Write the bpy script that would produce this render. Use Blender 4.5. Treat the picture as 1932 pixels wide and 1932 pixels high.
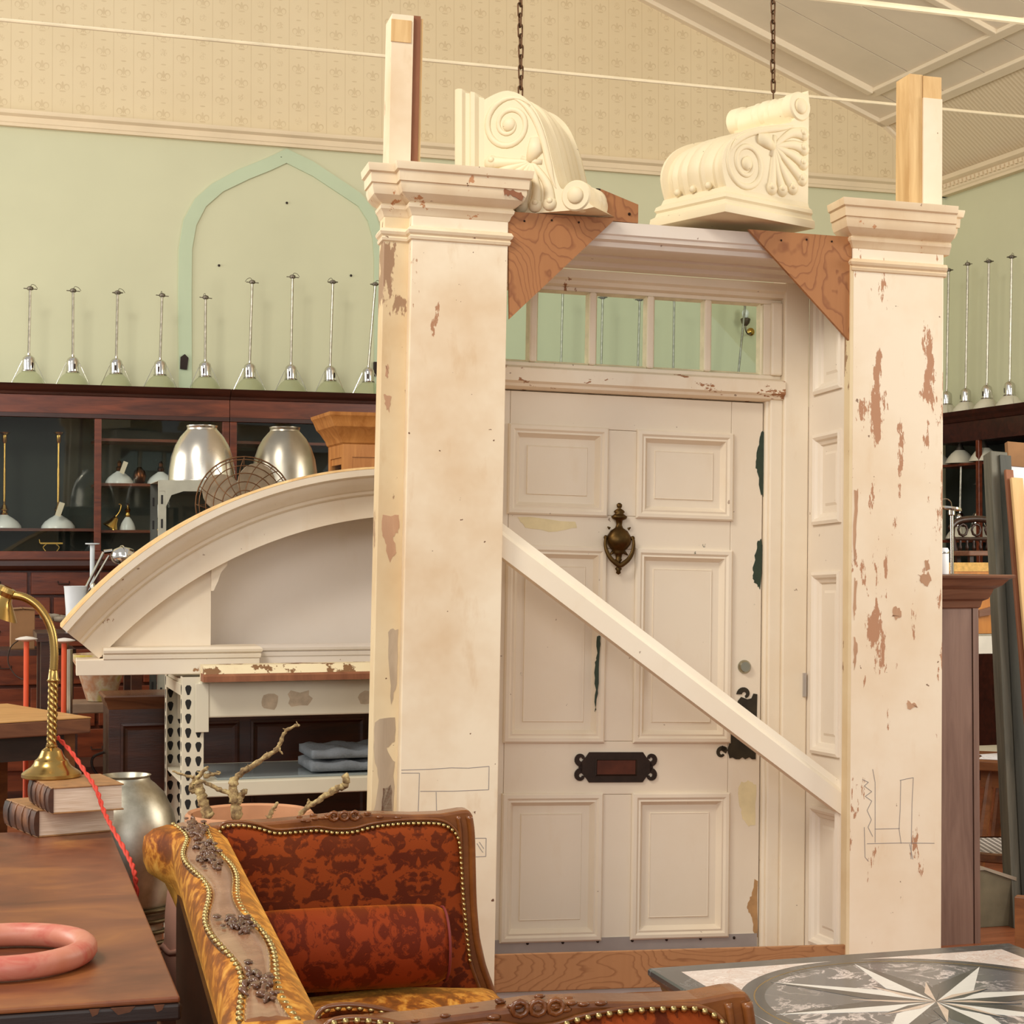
import bpy, bmesh, math, random
from mathutils import Vector, Matrix
for o in list(bpy.data.objects): bpy.data.objects.remove(o)
scene = bpy.context.scene
COL = scene.collection
R = math.radians
random.seed(7)

# ------------------------------------------------------------------ camera
FPX, CPX, EYE = 3400.0, 966.0, 1.6
PITCH = math.atan(84.0/FPX)
cam = bpy.data.cameras.new('camera'); camo = bpy.data.objects.new('camera', cam); COL.objects.link(camo)
cam.sensor_width = 36.0; cam.lens = 36.0*FPX/1932.0; cam.clip_end = 100
camo.location = (0, 0, EYE); camo.rotation_euler = (math.pi/2+PITCH, 0, 0)
scene.camera = camo

# ------------------------------------------------------------------ world, window light, exposure
world = bpy.data.worlds.new('world'); scene.world = world; world.use_nodes = True
wbg = world.node_tree.nodes['Background']
wbg.inputs[0].default_value = (1.0, 0.955, 0.90, 1); wbg.inputs[1].default_value = 0.52
def area(name, loc, target, sx, sy, power, col):
    l = bpy.data.lights.new(name, 'AREA'); l.shape = 'RECTANGLE'; l.size = sx; l.size_y = sy
    l.energy = power; l.color = col
    o = bpy.data.objects.new(name, l); COL.objects.link(o); o.location = loc
    d = Vector(target)-Vector(loc); o.rotation_euler = d.to_track_quat('-Z', 'Y').to_euler()
    return o
area('skylight_left', (-3.6, 2.2, 6.9), (0.4, 7.2, 1.4), 1.8, 1.8, 300, (1.0, 0.94, 0.84))
area('window_light_rear', (-3.5, -7.5, 6.0), (0.5, 9.0, 2.4), 6.0, 4.0, 360, (1.0, 0.96, 0.90))
area('window_light_front', (2.6, -6.0, 3.4), (0.5, 7.5, 1.6), 2.4, 3.0, 130, (0.92, 0.96, 1.0))
area('window_light_left', (-7.5, 8.0, 3.4), (2.5, 11.5, 4.0), 4.5, 3.0, 270, (1.0, 0.95, 0.86))
area('window_light_right', (5.2, 6.6, 3.2), (-1.0, 11.0, 3.6), 2.0, 2.6, 150, (1.0, 0.95, 0.86))
scene.view_settings.view_transform = 'Standard'; scene.view_settings.look = 'None'
scene.view_settings.gamma = 1.0; scene.view_settings.use_curve_mapping = False
scene.view_settings.exposure = 0.16

# ------------------------------------------------------------------ measuring helpers (pixel of the photograph -> point in the place)
EYEV = Vector((0, 0, EYE))
def ray(px, py):
    x = (px-CPX)/FPX; z = (CPX-py)/FPX
    return Vector((x, math.cos(PITCH)-z*math.sin(PITCH), math.sin(PITCH)+z*math.cos(PITCH)))
def P(px, py, Y): r = ray(px, py); return EYEV+r*(Y/r.y)
def PZ(px, py, z): r = ray(px, py); return EYEV+r*((z-EYE)/r.z)
def frame(o, yaw, roll=0, lean=0):
    yaw, roll, lean = R(yaw), R(roll), R(lean)
    U = Vector((math.cos(yaw), math.sin(yaw), 0)); V = Vector((-math.sin(yaw), math.cos(yaw), 0)); W = Vector((0, 0, 1))
    U2 = U*math.cos(roll)-W*math.sin(roll); W2 = W*math.cos(roll)+U*math.sin(roll)
    W3 = W2*math.cos(lean)+V*math.sin(lean); V3 = V*math.cos(lean)-W2*math.sin(lean)
    m = Matrix((U2, V3, W3)).transposed().to_4x4(); m.translation = Vector(o)
    return m
def loc(M, px, py, v=0.0):
    V = M.col[1].xyz; o = M.translation; r = ray(px, py)
    t = (v-(EYEV-o).dot(V))/r.dot(V); p = EYEV+r*t-o
    return p.dot(M.col[0].xyz), p.dot(M.col[2].xyz)

# ------------------------------------------------------------------ materials
def lin(c):
    return tuple((x/12.92 if x <= 0.04045 else ((x+0.055)/1.055)**2.4) for x in [k/255.0 for k in c])+(1,)
class NT:
    def __init__(s, name):
        s.m = bpy.data.materials.new(name); s.m.use_nodes = True; s.t = s.m.node_tree
        s.b = s.t.nodes['Principled BSDF']; s.co = None
    def n(s, typ, **kw):
        nd = s.t.nodes.new(typ)
        for k, v in kw.items():
            if k[0] == 'i' and k[1:].isdigit(): s.put(nd.inputs[int(k[1:])], v)
            else: setattr(nd, k, v)
        return nd
    def put(s, sock, v):
        if isinstance(v, bpy.types.NodeSocket): s.t.links.new(v, sock)
        else: sock.default_value = v
    def coord(s, scale=(1, 1, 1), rot=(0, 0, 0)):
        if not s.co: s.co = s.n('ShaderNodeTexCoord').outputs['Object']
        mp = s.n('ShaderNodeMapping'); s.t.links.new(s.co, mp.inputs[0])
        mp.inputs['Scale'].default_value = scale; mp.inputs['Rotation'].default_value = rot
        return mp.outputs[0]
    def noise(s, sc, det=3, vec=None, rough=.55, dist=0):
        nd = s.n('ShaderNodeTexNoise'); nd.inputs['Scale'].default_value = sc; nd.inputs['Detail'].default_value = det
        nd.inputs['Roughness'].default_value = rough; nd.inputs['Distortion'].default_value = dist
        s.t.links.new(vec if vec is not None else s.coord(), nd.inputs['Vector']); return nd.outputs['Fac']
    def ramp(s, fac, stops):
        nd = s.n('ShaderNodeValToRGB'); cr = nd.color_ramp
        while len(cr.elements) < len(stops): cr.elements.new(.5)
        for e, (p, c) in zip(cr.elements, stops): e.position = p; e.color = c
        s.t.links.new(fac, nd.inputs[0]); return nd.outputs[0]
    def mix(s, fac, a, b):
        nd = s.n('ShaderNodeMix', data_type='RGBA'); s.put(nd.inputs[0], fac); s.put(nd.inputs[6], a); s.put(nd.inputs[7], b)
        return nd.outputs[2]
    def math(s, op, a, b=0.0, c=0.0):
        nd = s.n('ShaderNodeMath', operation=op); s.put(nd.inputs[0], a); s.put(nd.inputs[1], b); s.put(nd.inputs[2], c); return nd.outputs[0]
    def sep(s, v):
        nd = s.n('ShaderNodeSeparateXYZ'); s.t.links.new(v, nd.inputs[0]); return nd.outputs
    def bump(s, h, st=.3, d=.01):
        nd = s.n('ShaderNodeBump'); nd.inputs['Strength'].default_value = st; nd.inputs['Distance'].default_value = d
        s.t.links.new(h, nd.inputs['Height']); s.t.links.new(nd.outputs[0], s.b.inputs['Normal'])
    def fin(s, col, rough=.5, metal=0, spec=None):
        s.put(s.b.inputs['Base Color'], col); s.put(s.b.inputs['Roughness'], rough); s.b.inputs['Metallic'].default_value = metal
        if spec is not None: s.b.inputs['Specular IOR Level'].default_value = spec
        return s.m
W4 = (1, 1, 1, 1); K4 = (0, 0, 0, 1)
def thr(n, fac, lo, hi): return n.ramp(fac, [(lo, K4), (hi, W4)])
def m_plain(name, c, rough=.5, metal=0, var=.12, sc=6, spec=None, bump=0):
    n = NT(name); a = lin(c); d = tuple(x*(1-var) for x in a[:3])+(1,); e = tuple(min(1, x*(1+var*.6)) for x in a[:3])+(1,)
    f = n.noise(sc, 4)
    if bump: n.bump(n.noise(sc*8, 3), bump, .004)
    return n.fin(n.ramp(f, [(.3, d), (.7, e)]), rough, metal, spec)
def m_metal(name, c, rough=.25, var=.1, sc=5, rv=.12):
    n = NT(name); a = lin(c); d = tuple(x*(1-var) for x in a[:3])+(1,)
    f = n.noise(sc, 4); r = n.n('ShaderNodeMapRange'); n.put(r.inputs[0], f); r.inputs[3].default_value = rough-rv/2; r.inputs[4].default_value = rough+rv/2
    return n.fin(n.ramp(f, [(.35, d), (.65, a)]), r.outputs[0], 1)
def m_wood(name, c1, c2, sc=(1.2, 14, 14), rough=.4, dist=1.2, detail=5, knots=False, c3=None, spec=None):
    n = NT(name); v = n.coord(sc); f = n.noise(1.6, detail, v, .6, dist)
    g = n.noise(9, 3, n.coord(tuple(x*2.2 for x in sc)))
    col = n.ramp(f, [(.28, lin(c1)), (.72, lin(c2))])
    col = n.mix(n.math('MULTIPLY', g, .22), col, lin(c1))
    if c3: col = n.mix(thr(n, n.noise(2.2, 4), .5, .72), col, lin(c3))
    n.bump(g, .12, .003)
    return n.fin(col, rough, 0, spec)
def m_grain(name, c1, c2, rough=.55, sc=9, stretch=(1, 1, .22)):
    """plain-sawn veneer with looping growth rings"""
    n = NT(name); v = n.coord(stretch); d = n.noise(2.2, 2, v)
    dd = n.math('ADD', d, n.math('MULTIPLY', n.noise(14, 2, v), .06))
    ww = n.math('FRACT', n.math('MULTIPLY', dd, sc*4.0))
    fine = n.noise(60, 2, n.coord((1, 1, .08)))
    col = n.ramp(ww, [(.0, lin(c2)), (.7, lin(c2)), (.93, lin(c1)), (1.0, lin(c2))])
    col = n.mix(n.math('MULTIPLY', fine, .35), col, lin(c1))
    return n.fin(col, rough)
def m_paint(name, base, under, chip=.0, stain=.35, stainc=(196, 160, 112), rough=.55, chipsc=7, elong=.45, yellow=None, seed=0.0):
    """old brush paint: soft stains, worn chips with the undercoat showing"""
    n = NT(name); c = lin(base)
    v = n.coord(); mp = n.n('ShaderNodeMapping'); n.t.links.new(v, mp.inputs[0]); mp.inputs[1].default_value = (seed, seed*.7, seed*1.3); v = mp.outputs[0]
    def stretch(sx):
        q = n.n('ShaderNodeMapping'); n.t.links.new(v, q.inputs[0]); q.inputs['Scale'].default_value = sx; return q.outputs[0]
    big = n.noise(1.7, 5, v, .62)
    col = n.mix(n.math('MULTIPLY', thr(n, big, .42, .72), stain), c, lin(stainc))
    st2 = n.noise(11, 5, stretch((1, 1, .35)), .6)
    col = n.mix(n.math('MULTIPLY', thr(n, st2, .60, .78), stain*.8), col, lin(stainc))
    if yellow: col = n.mix(thr(n, n.noise(2.1, 6, stretch((1.6, 1, .7)), .7), .62, .645), col, lin(yellow))
    sp = n.noise(34, 2, v); col = n.mix(n.math('MULTIPLY', thr(n, sp, .755, .775), min(1, .4+stain)), col, lin((112, 74, 48)))
    h = None
    if chip > 0:
        a = n.noise(chipsc, 7, stretch((1, 1, elong)), .66)
        b = n.noise(1.3, 2, v)
        s = n.math('ADD', n.math('MULTIPLY', a, .75), n.math('MULTIPLY', b, .25))
        mk = thr(n, s, .70-chip, .708-chip)
        col = n.mix(mk, col, lin(under)); h = mk
    gr = n.noise(90, 2, stretch((1, 1, .12)))
    hh = n.math('MULTIPLY', gr, .25)
    if h is not None: hh = n.math('SUBTRACT', hh, h)
    n.bump(hh, .25, .003)
    return n.fin(col, rough)
def m_glass(name, tint=(1, 1, 1), rough=.0, mixf=.12, tilt=0):
    """thin pane: mostly clear with a reflective coat"""
    n = NT(name); t = n.n('ShaderNodeBsdfTransparent'); t.inputs[0].default_value = tuple(tint)+(1,)
    g = n.n('ShaderNodeBsdfGlossy'); g.inputs['Roughness'].default_value = rough; g.inputs[0].default_value = (.95, .97, .95, 1)
    fr = n.n('ShaderNodeLayerWeight'); fr.inputs[0].default_value = .5
    fac = n.math('ADD', n.math('MULTIPLY', n.math('POWER', fr.outputs['Facing'], 4.0), .55), mixf)
    mx = n.n('ShaderNodeMixShader'); n.put(mx.inputs[0], fac); n.t.links.new(t.outputs[0], mx.inputs[1]); n.t.links.new(g.outputs[0], mx.inputs[2])
    if tilt:
        bp = n.n('ShaderNodeBump'); bp.inputs['Strength'].default_value = tilt; bp.inputs['Distance'].default_value = .01
        n.t.links.new(n.noise(3, 2), bp.inputs['Height']); n.t.links.new(bp.outputs[0], g.inputs['Normal'])
    n.t.links.new(mx.outputs[0], n.t.nodes['Material Output'].inputs[0]); return n.m

# ------------------------------------------------------------------ mesh helpers
class MB:
    def __init__(s): s.v = []; s.f = []
    def add(s, vs, fs):
        b = len(s.v); s.v += [tuple(p) for p in vs]; s.f += [tuple(i+b for i in f) for f in fs]; return s
    def box(s, x0, x1, y0, y1, z0, z1):
        if x0 > x1: x0, x1 = x1, x0
        if y0 > y1: y0, y1 = y1, y0
        if z0 > z1: z0, z1 = z1, z0
        return s.add([(x0, y0, z0), (x1, y0, z0), (x1, y1, z0), (x0, y1, z0), (x0, y0, z1), (x1, y0, z1), (x1, y1, z1), (x0, y1, z1)],
                     [(0, 3, 2, 1), (4, 5, 6, 7), (0, 1, 5, 4), (1, 2, 6, 5), (2, 3, 7, 6), (3, 0, 4, 7)])
    def hull8(s, a, b):
        """two quads (lists of 4 points) joined"""
        return s.add(list(a)+list(b), [(0, 3, 2, 1), (4, 5, 6, 7), (0, 1, 5, 4), (1, 2, 6, 5), (2, 3, 7, 6), (3, 0, 4, 7)])
    def prism(s, poly, y0, y1, axis='y'):
        """polygon (a,b) extruded along axis: 'y' -> (a,y,b), 'z' -> (a,b,z), 'x' -> (x,a,b)"""
        n = len(poly)
        mk = {'y': lambda a, b, t: (a, t, b), 'z': lambda a, b, t: (a, b, t), 'x': lambda a, b, t: (t, a, b)}[axis]
        vs = [mk(a, b, y0) for a, b in poly]+[mk(a, b, y1) for a, b in poly]
        fs = [tuple(range(n)), tuple(range(2*n-1, n-1, -1))]+[(i, i+n, (i+1) % n+n, (i+1) % n) for i in range(n)]
        return s.add(vs, fs)
    def lathe(s, prof, seg=24, c=(0, 0, 0), cap=True, flute=None):
        rings = []; vs = []
        for k, (r, z) in enumerate(prof):
            for i in range(seg):
                a = 2*math.pi*i/seg; rr = r*(1+(flute(a, k) if flute else 0))
                vs.append((c[0]+rr*math.cos(a), c[1]+rr*math.sin(a), c[2]+z))
        fs = []
        for k in range(len(prof)-1):
            for i in range(seg):
                j = (i+1) % seg; fs.append((k*seg+i, k*seg+j, (k+1)*seg+j, (k+1)*seg+i))
        if cap:
            fs.append(tuple(range(seg-1, -1, -1))); m = (len(prof)-1)*seg; fs.append(tuple(m+i for i in range(seg)))
        return s.add(vs, fs)
    def tube(s, pts, r, seg=8, closed=False, cap=True):
        pts = [Vector(p) for p in pts]; n = len(pts); rs = r if isinstance(r, (list, tuple)) else [r]*n
        tan = []
        for i in range(n):
            a = pts[(i-1) % n] if (closed or i > 0) else pts[i]; b = pts[(i+1) % n] if (closed or i < n-1) else pts[i]
            d = b-a; tan.append(d.normalized() if d.length > 1e-9 else Vector((0, 0, 1)))
        up = Vector((0, 0, 1)) if abs(tan[0].z) < .9 else Vector((1, 0, 0))
        nn = (up-tan[0]*up.dot(tan[0])).normalized(); vs = []
        for i in range(n):
            nn = nn-tan[i]*nn.dot(tan[i]); nn = nn.normalized() if nn.length > 1e-6 else tan[i].orthogonal().normalized()
            bb = tan[i].cross(nn)
            for k in range(seg):
                a = 2*math.pi*k/seg; vs.append(pts[i]+(nn*math.cos(a)+bb*math.sin(a))*rs[i])
        fs = []
        for i in range(n if closed else n-1):
            j = (i+1) % n
            for k in range(seg):
                l = (k+1) % seg; fs.append((i*seg+k, i*seg+l, j*seg+l, j*seg+k))
        if cap and not closed: fs += [tuple(range(seg-1, -1, -1)), tuple((n-1)*seg+k for k in range(seg))]
        return s.add(vs, fs)
    def ball(s, c, r, seg=10, rings=6, sc=(1, 1, 1)):
        vs = [(c[0], c[1], c[2]-r*sc[2])]
        for i in range(1, rings):
            t = -math.pi/2+math.pi*i/rings
            for k in range(seg):
                a = 2*math.pi*k/seg; vs.append((c[0]+r*sc[0]*math.cos(t)*math.cos(a), c[1]+r*sc[1]*math.cos(t)*math.sin(a), c[2]+r*sc[2]*math.sin(t)))
        vs.append((c[0], c[1], c[2]+r*sc[2])); e = len(vs)-1; fs = []
        for k in range(seg):
            l = (k+1) % seg; fs.append((0, 1+l, 1+k)); fs.append((e, e-seg+k, e-seg+l))
            for i in range(rings-2): fs.append((1+i*seg+k, 1+i*seg+l, 1+(i+1)*seg+l, 1+(i+1)*seg+k))
        return s.add(vs, fs)
    def stack(s, x0, x1, y0, y1, prof, sides='lfrb'):
        """moulding swept round a rectangle: prof = [(outset, z)] bottom to top; sides that step out"""
        vs = []
        for o, z in prof:
            l = x0-(o if 'l' in sides else 0); r = x1+(o if 'r' in sides else 0); f = y0-(o if 'f' in sides else 0); b = y1+(o if 'b' in sides else 0)
            vs += [(l, f, z), (r, f, z), (r, b, z), (l, b, z)]
        n = len(prof); fs = [(3, 2, 1, 0)]+[(4*n-4, 4*n-3, 4*n-2, 4*n-1)]
        for k in range(n-1):
            for i in range(4):
                j = (i+1) % 4; fs.append((4*k+i, 4*k+j, 4*k+4+j, 4*k+4+i))
        return s.add(vs, fs)
    def panelframe(s, x0, x1, z0, z1, prof, flat=True):
        """mitred moulding round a panel in the xz plane: prof = [(inset, y)]; last ring is filled"""
        vs = []
        for o, y in prof: vs += [(x0+o, y, z0+o), (x1-o, y, z0+o), (x1-o, y, z1-o), (x0+o, y, z1-o)]
        fs = []; n = len(prof)
        for k in range(n-1):
            for i in range(4):
                j = (i+1) % 4; fs.append((4*k+i, 4*k+j, 4*k+4+j, 4*k+4+i))
        if flat: fs.append((4*n-4, 4*n-3, 4*n-2, 4*n-1))
        return s.add(vs, fs)
    def build(s, name, mat, parent=None, smooth=False, M=None, bevel=0, sub=0, mats=None, sol=0):
        me = bpy.data.meshes.new(name); me.from_pydata(s.v, [], s.f); me.update()
        bm = bmesh.new(); bm.from_mesh(me); bmesh.ops.recalc_face_normals(bm, faces=bm.faces); bm.to_mesh(me); bm.free()
        if smooth:
            for p in me.polygons: p.use_smooth = True
            if smooth != 'all': me.set_sharp_from_angle(angle=R(38 if smooth is True else smooth))
        me.materials.append(mat)
        o = bpy.data.objects.new(name, me); COL.objects.link(o)
        if parent is not None: o.parent = parent
        if M is not None: o.matrix_local = M
        if sol: md = o.modifiers.new('solid', 'SOLIDIFY'); md.thickness = sol
        if bevel: md = o.modifiers.new('bevel', 'BEVEL'); md.width = bevel; md.segments = 2; md.limit_method = 'ANGLE'; md.angle_limit = R(40)
        if sub: md = o.modifiers.new('sub', 'SUBSURF'); md.levels = sub; md.render_levels = sub
        return o
def tag(o, label, cat, group=None):
    o['label'] = label; o['category'] = cat
    if group: o['group'] = group
    return o
def thing(name, label, cat, M=None, group=None):
    o = bpy.data.objects.new(name, None); COL.objects.link(o); o.empty_display_size = .1
    if M is not None: o.matrix_world = M
    return tag(o, label, cat, group)
def struct(o): o['kind'] = 'structure'; return o
def T(x, y, z, rz=0, rx=0, ry=0, s=1):
    return Matrix.Translation((x, y, z)) @ Matrix.Rotation(rz, 4, 'Z') @ Matrix.Rotation(ry, 4, 'Y') @ Matrix.Rotation(rx, 4, 'X') @ Matrix.Scale(s, 4)
def dup(root, M, label=None):
    r = root.copy(); COL.objects.link(r); r.matrix_world = M
    if label: r['label'] = label
    for ch in list(root.children):
        c = ch.copy(); COL.objects.link(c); c.parent = r
        for g in list(ch.children):
            d = g.copy(); COL.objects.link(d); d.parent = c
    return r
def inst(o, parent, M):
    c = o.copy(); COL.objects.link(c); c.parent = parent; c.matrix_local = M; return c
def lab(o, t): o['label'] = t; return o
def catmull(pts, n=8, closed=False):
    pts = [Vector(p) for p in pts]; out = []; m = len(pts)
    rng = range(m) if closed else range(m-1)
    for i in rng:
        if closed: p0, p1, p2, p3 = pts[i-1], pts[i], pts[(i+1) % m], pts[(i+2) % m]
        else: p0, p1, p2, p3 = pts[max(i-1, 0)], pts[i], pts[i+1], pts[min(i+2, m-1)]
        for k in range(n):
            t = k/n
            out.append(.5*((2*p1)+(p2-p0)*t+(2*p0-5*p1+4*p2-p3)*t*t+(3*p1-p0-3*p2+p3)*t*t*t))
    if not closed: out.append(pts[-1])
    return out
# ------------------------------------------------------------------ shared materials
CREAM = (236, 224, 200)
M_wall = m_plain('green wall paint', (198, 198, 166), .8, var=.05, sc=1.2)
M_band = m_plain('arch band paint', (182, 196, 166), .8, var=.05, sc=2)
M_trim = m_plain('plaster cornice', (222, 204, 172), .7, var=.06, sc=3)
M_ceil = m_plain('ceiling board paint', (226, 214, 192), .75, var=.06, sc=2)
M_batten = m_plain('ceiling batten paint', (226, 212, 186), .7, var=.05, sc=2)
def m_wallpaper():
    n = NT('fleur wallpaper'); x, y, z = n.sep(n.coord())
    cw, ph = .133, .262
    ix = n.math('FLOOR', n.math('DIVIDE', x, cw)); fx = n.math('SUBTRACT', n.math('SUBTRACT', x, n.math('MULTIPLY', ix, cw)), cw/2)
    par = n.math('FLOORED_MODULO', ix, 2.0)
    zz = n.math('ADD', z, n.math('MULTIPLY', par, ph/2)); iz = n.math('FLOOR', n.math('DIVIDE', zz, ph))
    fz = n.math('SUBTRACT', n.math('SUBTRACT', zz, n.math('MULTIPLY', iz, ph)), ph/2)
    ax = n.math('ABSOLUTE', fx)
    def ell(cx, cz, rx, rz):
        a = n.math('DIVIDE', n.math('SUBTRACT', ax, cx), rx); b = n.math('DIVIDE', n.math('SUBTRACT', fz, cz), rz)
        return n.math('LESS_THAN', n.math('ADD', n.math('MULTIPLY', a, a), n.math('MULTIPLY', b, b)), 1.0)
    pet = ell(0, .018, .008, .026)
    ring = n.math('SUBTRACT', ell(.026, .008, .020, .022), ell(.027, .004, .013, .016))
    foot = ell(0, -.022, .022, .006); knot = n.math('MULTIPLY', ell(0, -.095, .024, .026), n.math('GREATER_THAN', n.noise(90, 2), .5))
    hat = ell(0, .085, .018, .005)
    m = n.math('MAXIMUM', n.math('MAXIMUM', pet, ring), n.math('MAXIMUM', foot, hat)); m = n.math('MAXIMUM', m, n.math('MULTIPLY', knot, .7))
    line = n.math('GREATER_THAN', ax, cw/2-.003)
    m = n.math('MAXIMUM', m, n.math('MULTIPLY', line, .8))
    m = n.math('MULTIPLY', m, n.math('ADD', n.math('MULTIPLY', n.noise(7, 3), .6), .05))
    base = n.ramp(n.noise(1.1, 3), [(.3, lin((212, 194, 158))), (.7, lin((218, 201, 166)))])
    col = n.mix(m, base, lin((176, 152, 116)))
    n.bump(n.math('ADD', m, n.math('MULTIPLY', n.noise(140, 2), .3)), .2, .003)
    return n.fin(col, .8)
M_paper = m_wallpaper()
def m_ribbed():
    n = NT('ribbed ceiling paper'); x, y, z = n.sep(n.coord())
    s = n.math('SINE', n.math('MULTIPLY', n.math('ADD', y, n.math('MULTIPLY', z, .0)), 150.0))
    col = n.mix(n.math('MULTIPLY', n.math('GREATER_THAN', s, .55), n.noise(9, 2)), lin((214, 198, 168)), lin((196, 176, 142)))
    n.bump(s, .25, .004); return n.fin(col, .8)
M_rib = m_ribbed()
M_floor = m_wood('floor boards', (120, 66, 40), (170, 100, 64), (1.0, 9, 9), .35)
M_gap = m_plain('dark gap', (38, 24, 18), .8)

# ------------------------------------------------------------------ room shell
WALL = frame((P(360, 1050, 12.2).x, 12.2, 0), 19.3)
UL, UC = -4.6, 5.925            # left run-off and right corner along the back wall
ZC = 4.43                       # underside of cornice
A = loc(WALL, 1236, 10); B = loc(WALL, 1663, 232); Cn = (UC, 4.52)
sl = (A[1]-B[1])/(B[0]-A[0]); ridge = (A[0]-2.2, A[1]+2.2*sl)
b = MB(); b.box(UL, UC+.15, 0, .15, -.02, ZC+.09)
wall_back = struct(b.build('wall_back', M_wall, M=WALL))
gable = [(UL, ZC+.05), (UC, ZC+.05), Cn, B, A, ridge, (2*ridge[0]-A[0], A[1]), (UL, A[1]-.3)]
gable = [(UL, ZC+.05), (UC, ZC+.05), Cn, B, A, ridge, (UL, ridge[1])]
MB().prism(gable, -.002, .15).build('wallpaper_frieze', M_paper, wall_back)
# right wall (goes from the corner towards the viewer)
b = MB(); b.box(UC, UC+.15, -9, 0, -.02, ZC+.09)
wall_right = struct(b.build('wall_right', M_wall, M=WALL))
# cornice: stepped moulding on both walls
def cornice_strip(u0, u1, name):
    prof = [(0, ZC), (-.035, ZC), (-.04, ZC+.02), (-.045, ZC+.025), (-.05, ZC+.06), (-.075, ZC+.075), (-.08, ZC+.09), (-.08, ZC+.1), (0, ZC+.1)]
    return MB().prism([(y, z) for y, z in prof], u0, u1, 'x').build(name, M_trim, M=WALL, smooth=30)
struct(cornice_strip(UL, UC, 'trim_1'))
prof = [(0, ZC), (-.06, ZC), (-.065, ZC+.02), (-.075, ZC+.03), (-.085, ZC+.08), (-.12, ZC+.1), (-.13, ZC+.13), (0, ZC+.13)]
t2 = struct(MB().prism([(UC+x, z) for x, z in prof], -9, 0, 'y').build('trim_2', M_trim, M=WALL, smooth=30))
dm = MB().box(-.018, 0, 0, .03, 0, .03).build('dentil', M_trim, t2, M=T(UC-.078, -.1, ZC+.045))
for k in range(1, 44): inst(dm, t2, T(UC-.078, -.1-k*.055, ZC+.045))
# painted pointed arch: a shallow raised band
apx = loc(WALL, 540, 283); apn = loc(WALL, 540, 309)
def arch_side(pp): return [loc(WALL, x, y) for x, y in pp]
outL = arch_side([(338, 760), (336, 560), (337, 470), (346, 415), (368, 375), (400, 347), (450, 320), (500, 300), (540, 281)])
outR = arch_side([(590, 305), (640, 338), (680, 365), (706, 398), (720, 440), (726, 490), (727, 600), (727, 770)])
inL = arch_side([(362, 760), (361, 560), (362, 470), (370, 425), (388, 390), (420, 362), (470, 338), (510, 322), (540, 308)])
inR = arch_side([(590, 333), (640, 366), (676, 390), (694, 418), (703, 450), (706, 490), (706, 600), (706, 770)])
o_, i_ = outL+outR, inL+inR; b = MB()
for k in range(len(o_)-1):
    q = [o_[k], o_[k+1], i_[k+1], i_[k]]
    b.prism(q, -.012, .0)
lab(b.build('arch_band', M_band, wall_back), 'pale green painted arch band')
hx, hz = loc(WALL, 346, 684)
MB().prism([(hx-.025, hz-.045), (hx+.02, hz-.05), (hx+.03, hz+.03), (hx+.005, hz+.055), (hx-.022, hz+.035)], -.03, .01).build('wall_hole', M_gap, wall_back)
hx, hz = loc(WALL, 712, 697)
MB().box(hx-.03, hx+.03, -.03, .01, hz-.05, hz+.05).build('wall_hole', M_gap, wall_back)
for px, py in ((541, 383), (413, 501), (662, 520), (530, 297)):
    hx, hz = loc(WALL, px, py); MB().ball((hx, -.005, hz), .009, 6, 4).build('nail', M_gap, wall_back)

# ceiling slopes: boards between battens, running up the slope
def slope_frame(p, q):
    d = Vector((q[0]-p[0], 0, q[1]-p[1])); L = d.length; x = d.normalized(); y = Vector((0, -1, 0)); z = x.cross(y)
    m = Matrix((x, y, z)).transposed().to_4x4(); m.translation = Vector((p[0], 0, p[1])); return WALL @ m, L
S1, L1 = slope_frame(B, ridge)       # x up the slope, y towards the viewer
ceil_o = struct(MB().box(-.02, L1+.3, -.2, 9, .03, .08).build('ceiling', M_ceil, M=S1))
if (S1.to_3x3() @ Vector((0, 0, 1))).z < 0: sg = -1
else: sg = 1
def cbox(b, x0, x1, y0, y1, z0, z1): return b.box(x0, x1, y0, y1, z0*sg, z1*sg)
ceil_o.data.transform(Matrix.Scale(sg, 4, (0, 0, 1))) if sg < 0 else None
yb = .0; wbd = [.42]+[.52]*16
for k, w in enumerate(wbd):
    bb = cbox(MB(), .0, L1+.3, yb+.006, yb+w-.006, .0, .032); bb.build('ceiling_board', M_ceil, ceil_o); yb += w
cbox(MB(), -.02, L1, -.01, .06, -.03, .01).build('wall_batten', M_batten, ceil_o, bevel=.006)
cbox(MB(), .36, L1, .40, .47, -.045, .01).build('batten', M_batten, ceil_o, bevel=.006)
cbox(MB(), .30, .37, .40, 9, -.03, .01).build('batten', M_batten, ceil_o, bevel=.006)
cbox(MB(), -.03, .05, .0, 9, -.03, .01).build('batten', M_batten, ceil_o, bevel=.006)
for k in range(1, 5): cbox(MB(), .36, L1, .42+k*1.56, .49+k*1.56, -.03, .01).build('batten', M_batten, ceil_o, bevel=.006)
S2, L2 = slope_frame(Cn, B)
s2 = (S2.to_3x3() @ Vector((0, 0, 1))).z
bb = MB().box(-.05, L2+.02, -.2, 9, 0, .05 if s2 > 0 else -.05)
struct(lab(bb.build('ceiling_cove', M_rib, M=S2), 'ribbed lower slope of the ceiling'))
bb = MB().box(-.02, L2, -.01, .05, -.02 if s2 > 0 else .02, 0); struct(bb.build('trim_3', M_batten, M=S2))
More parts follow.
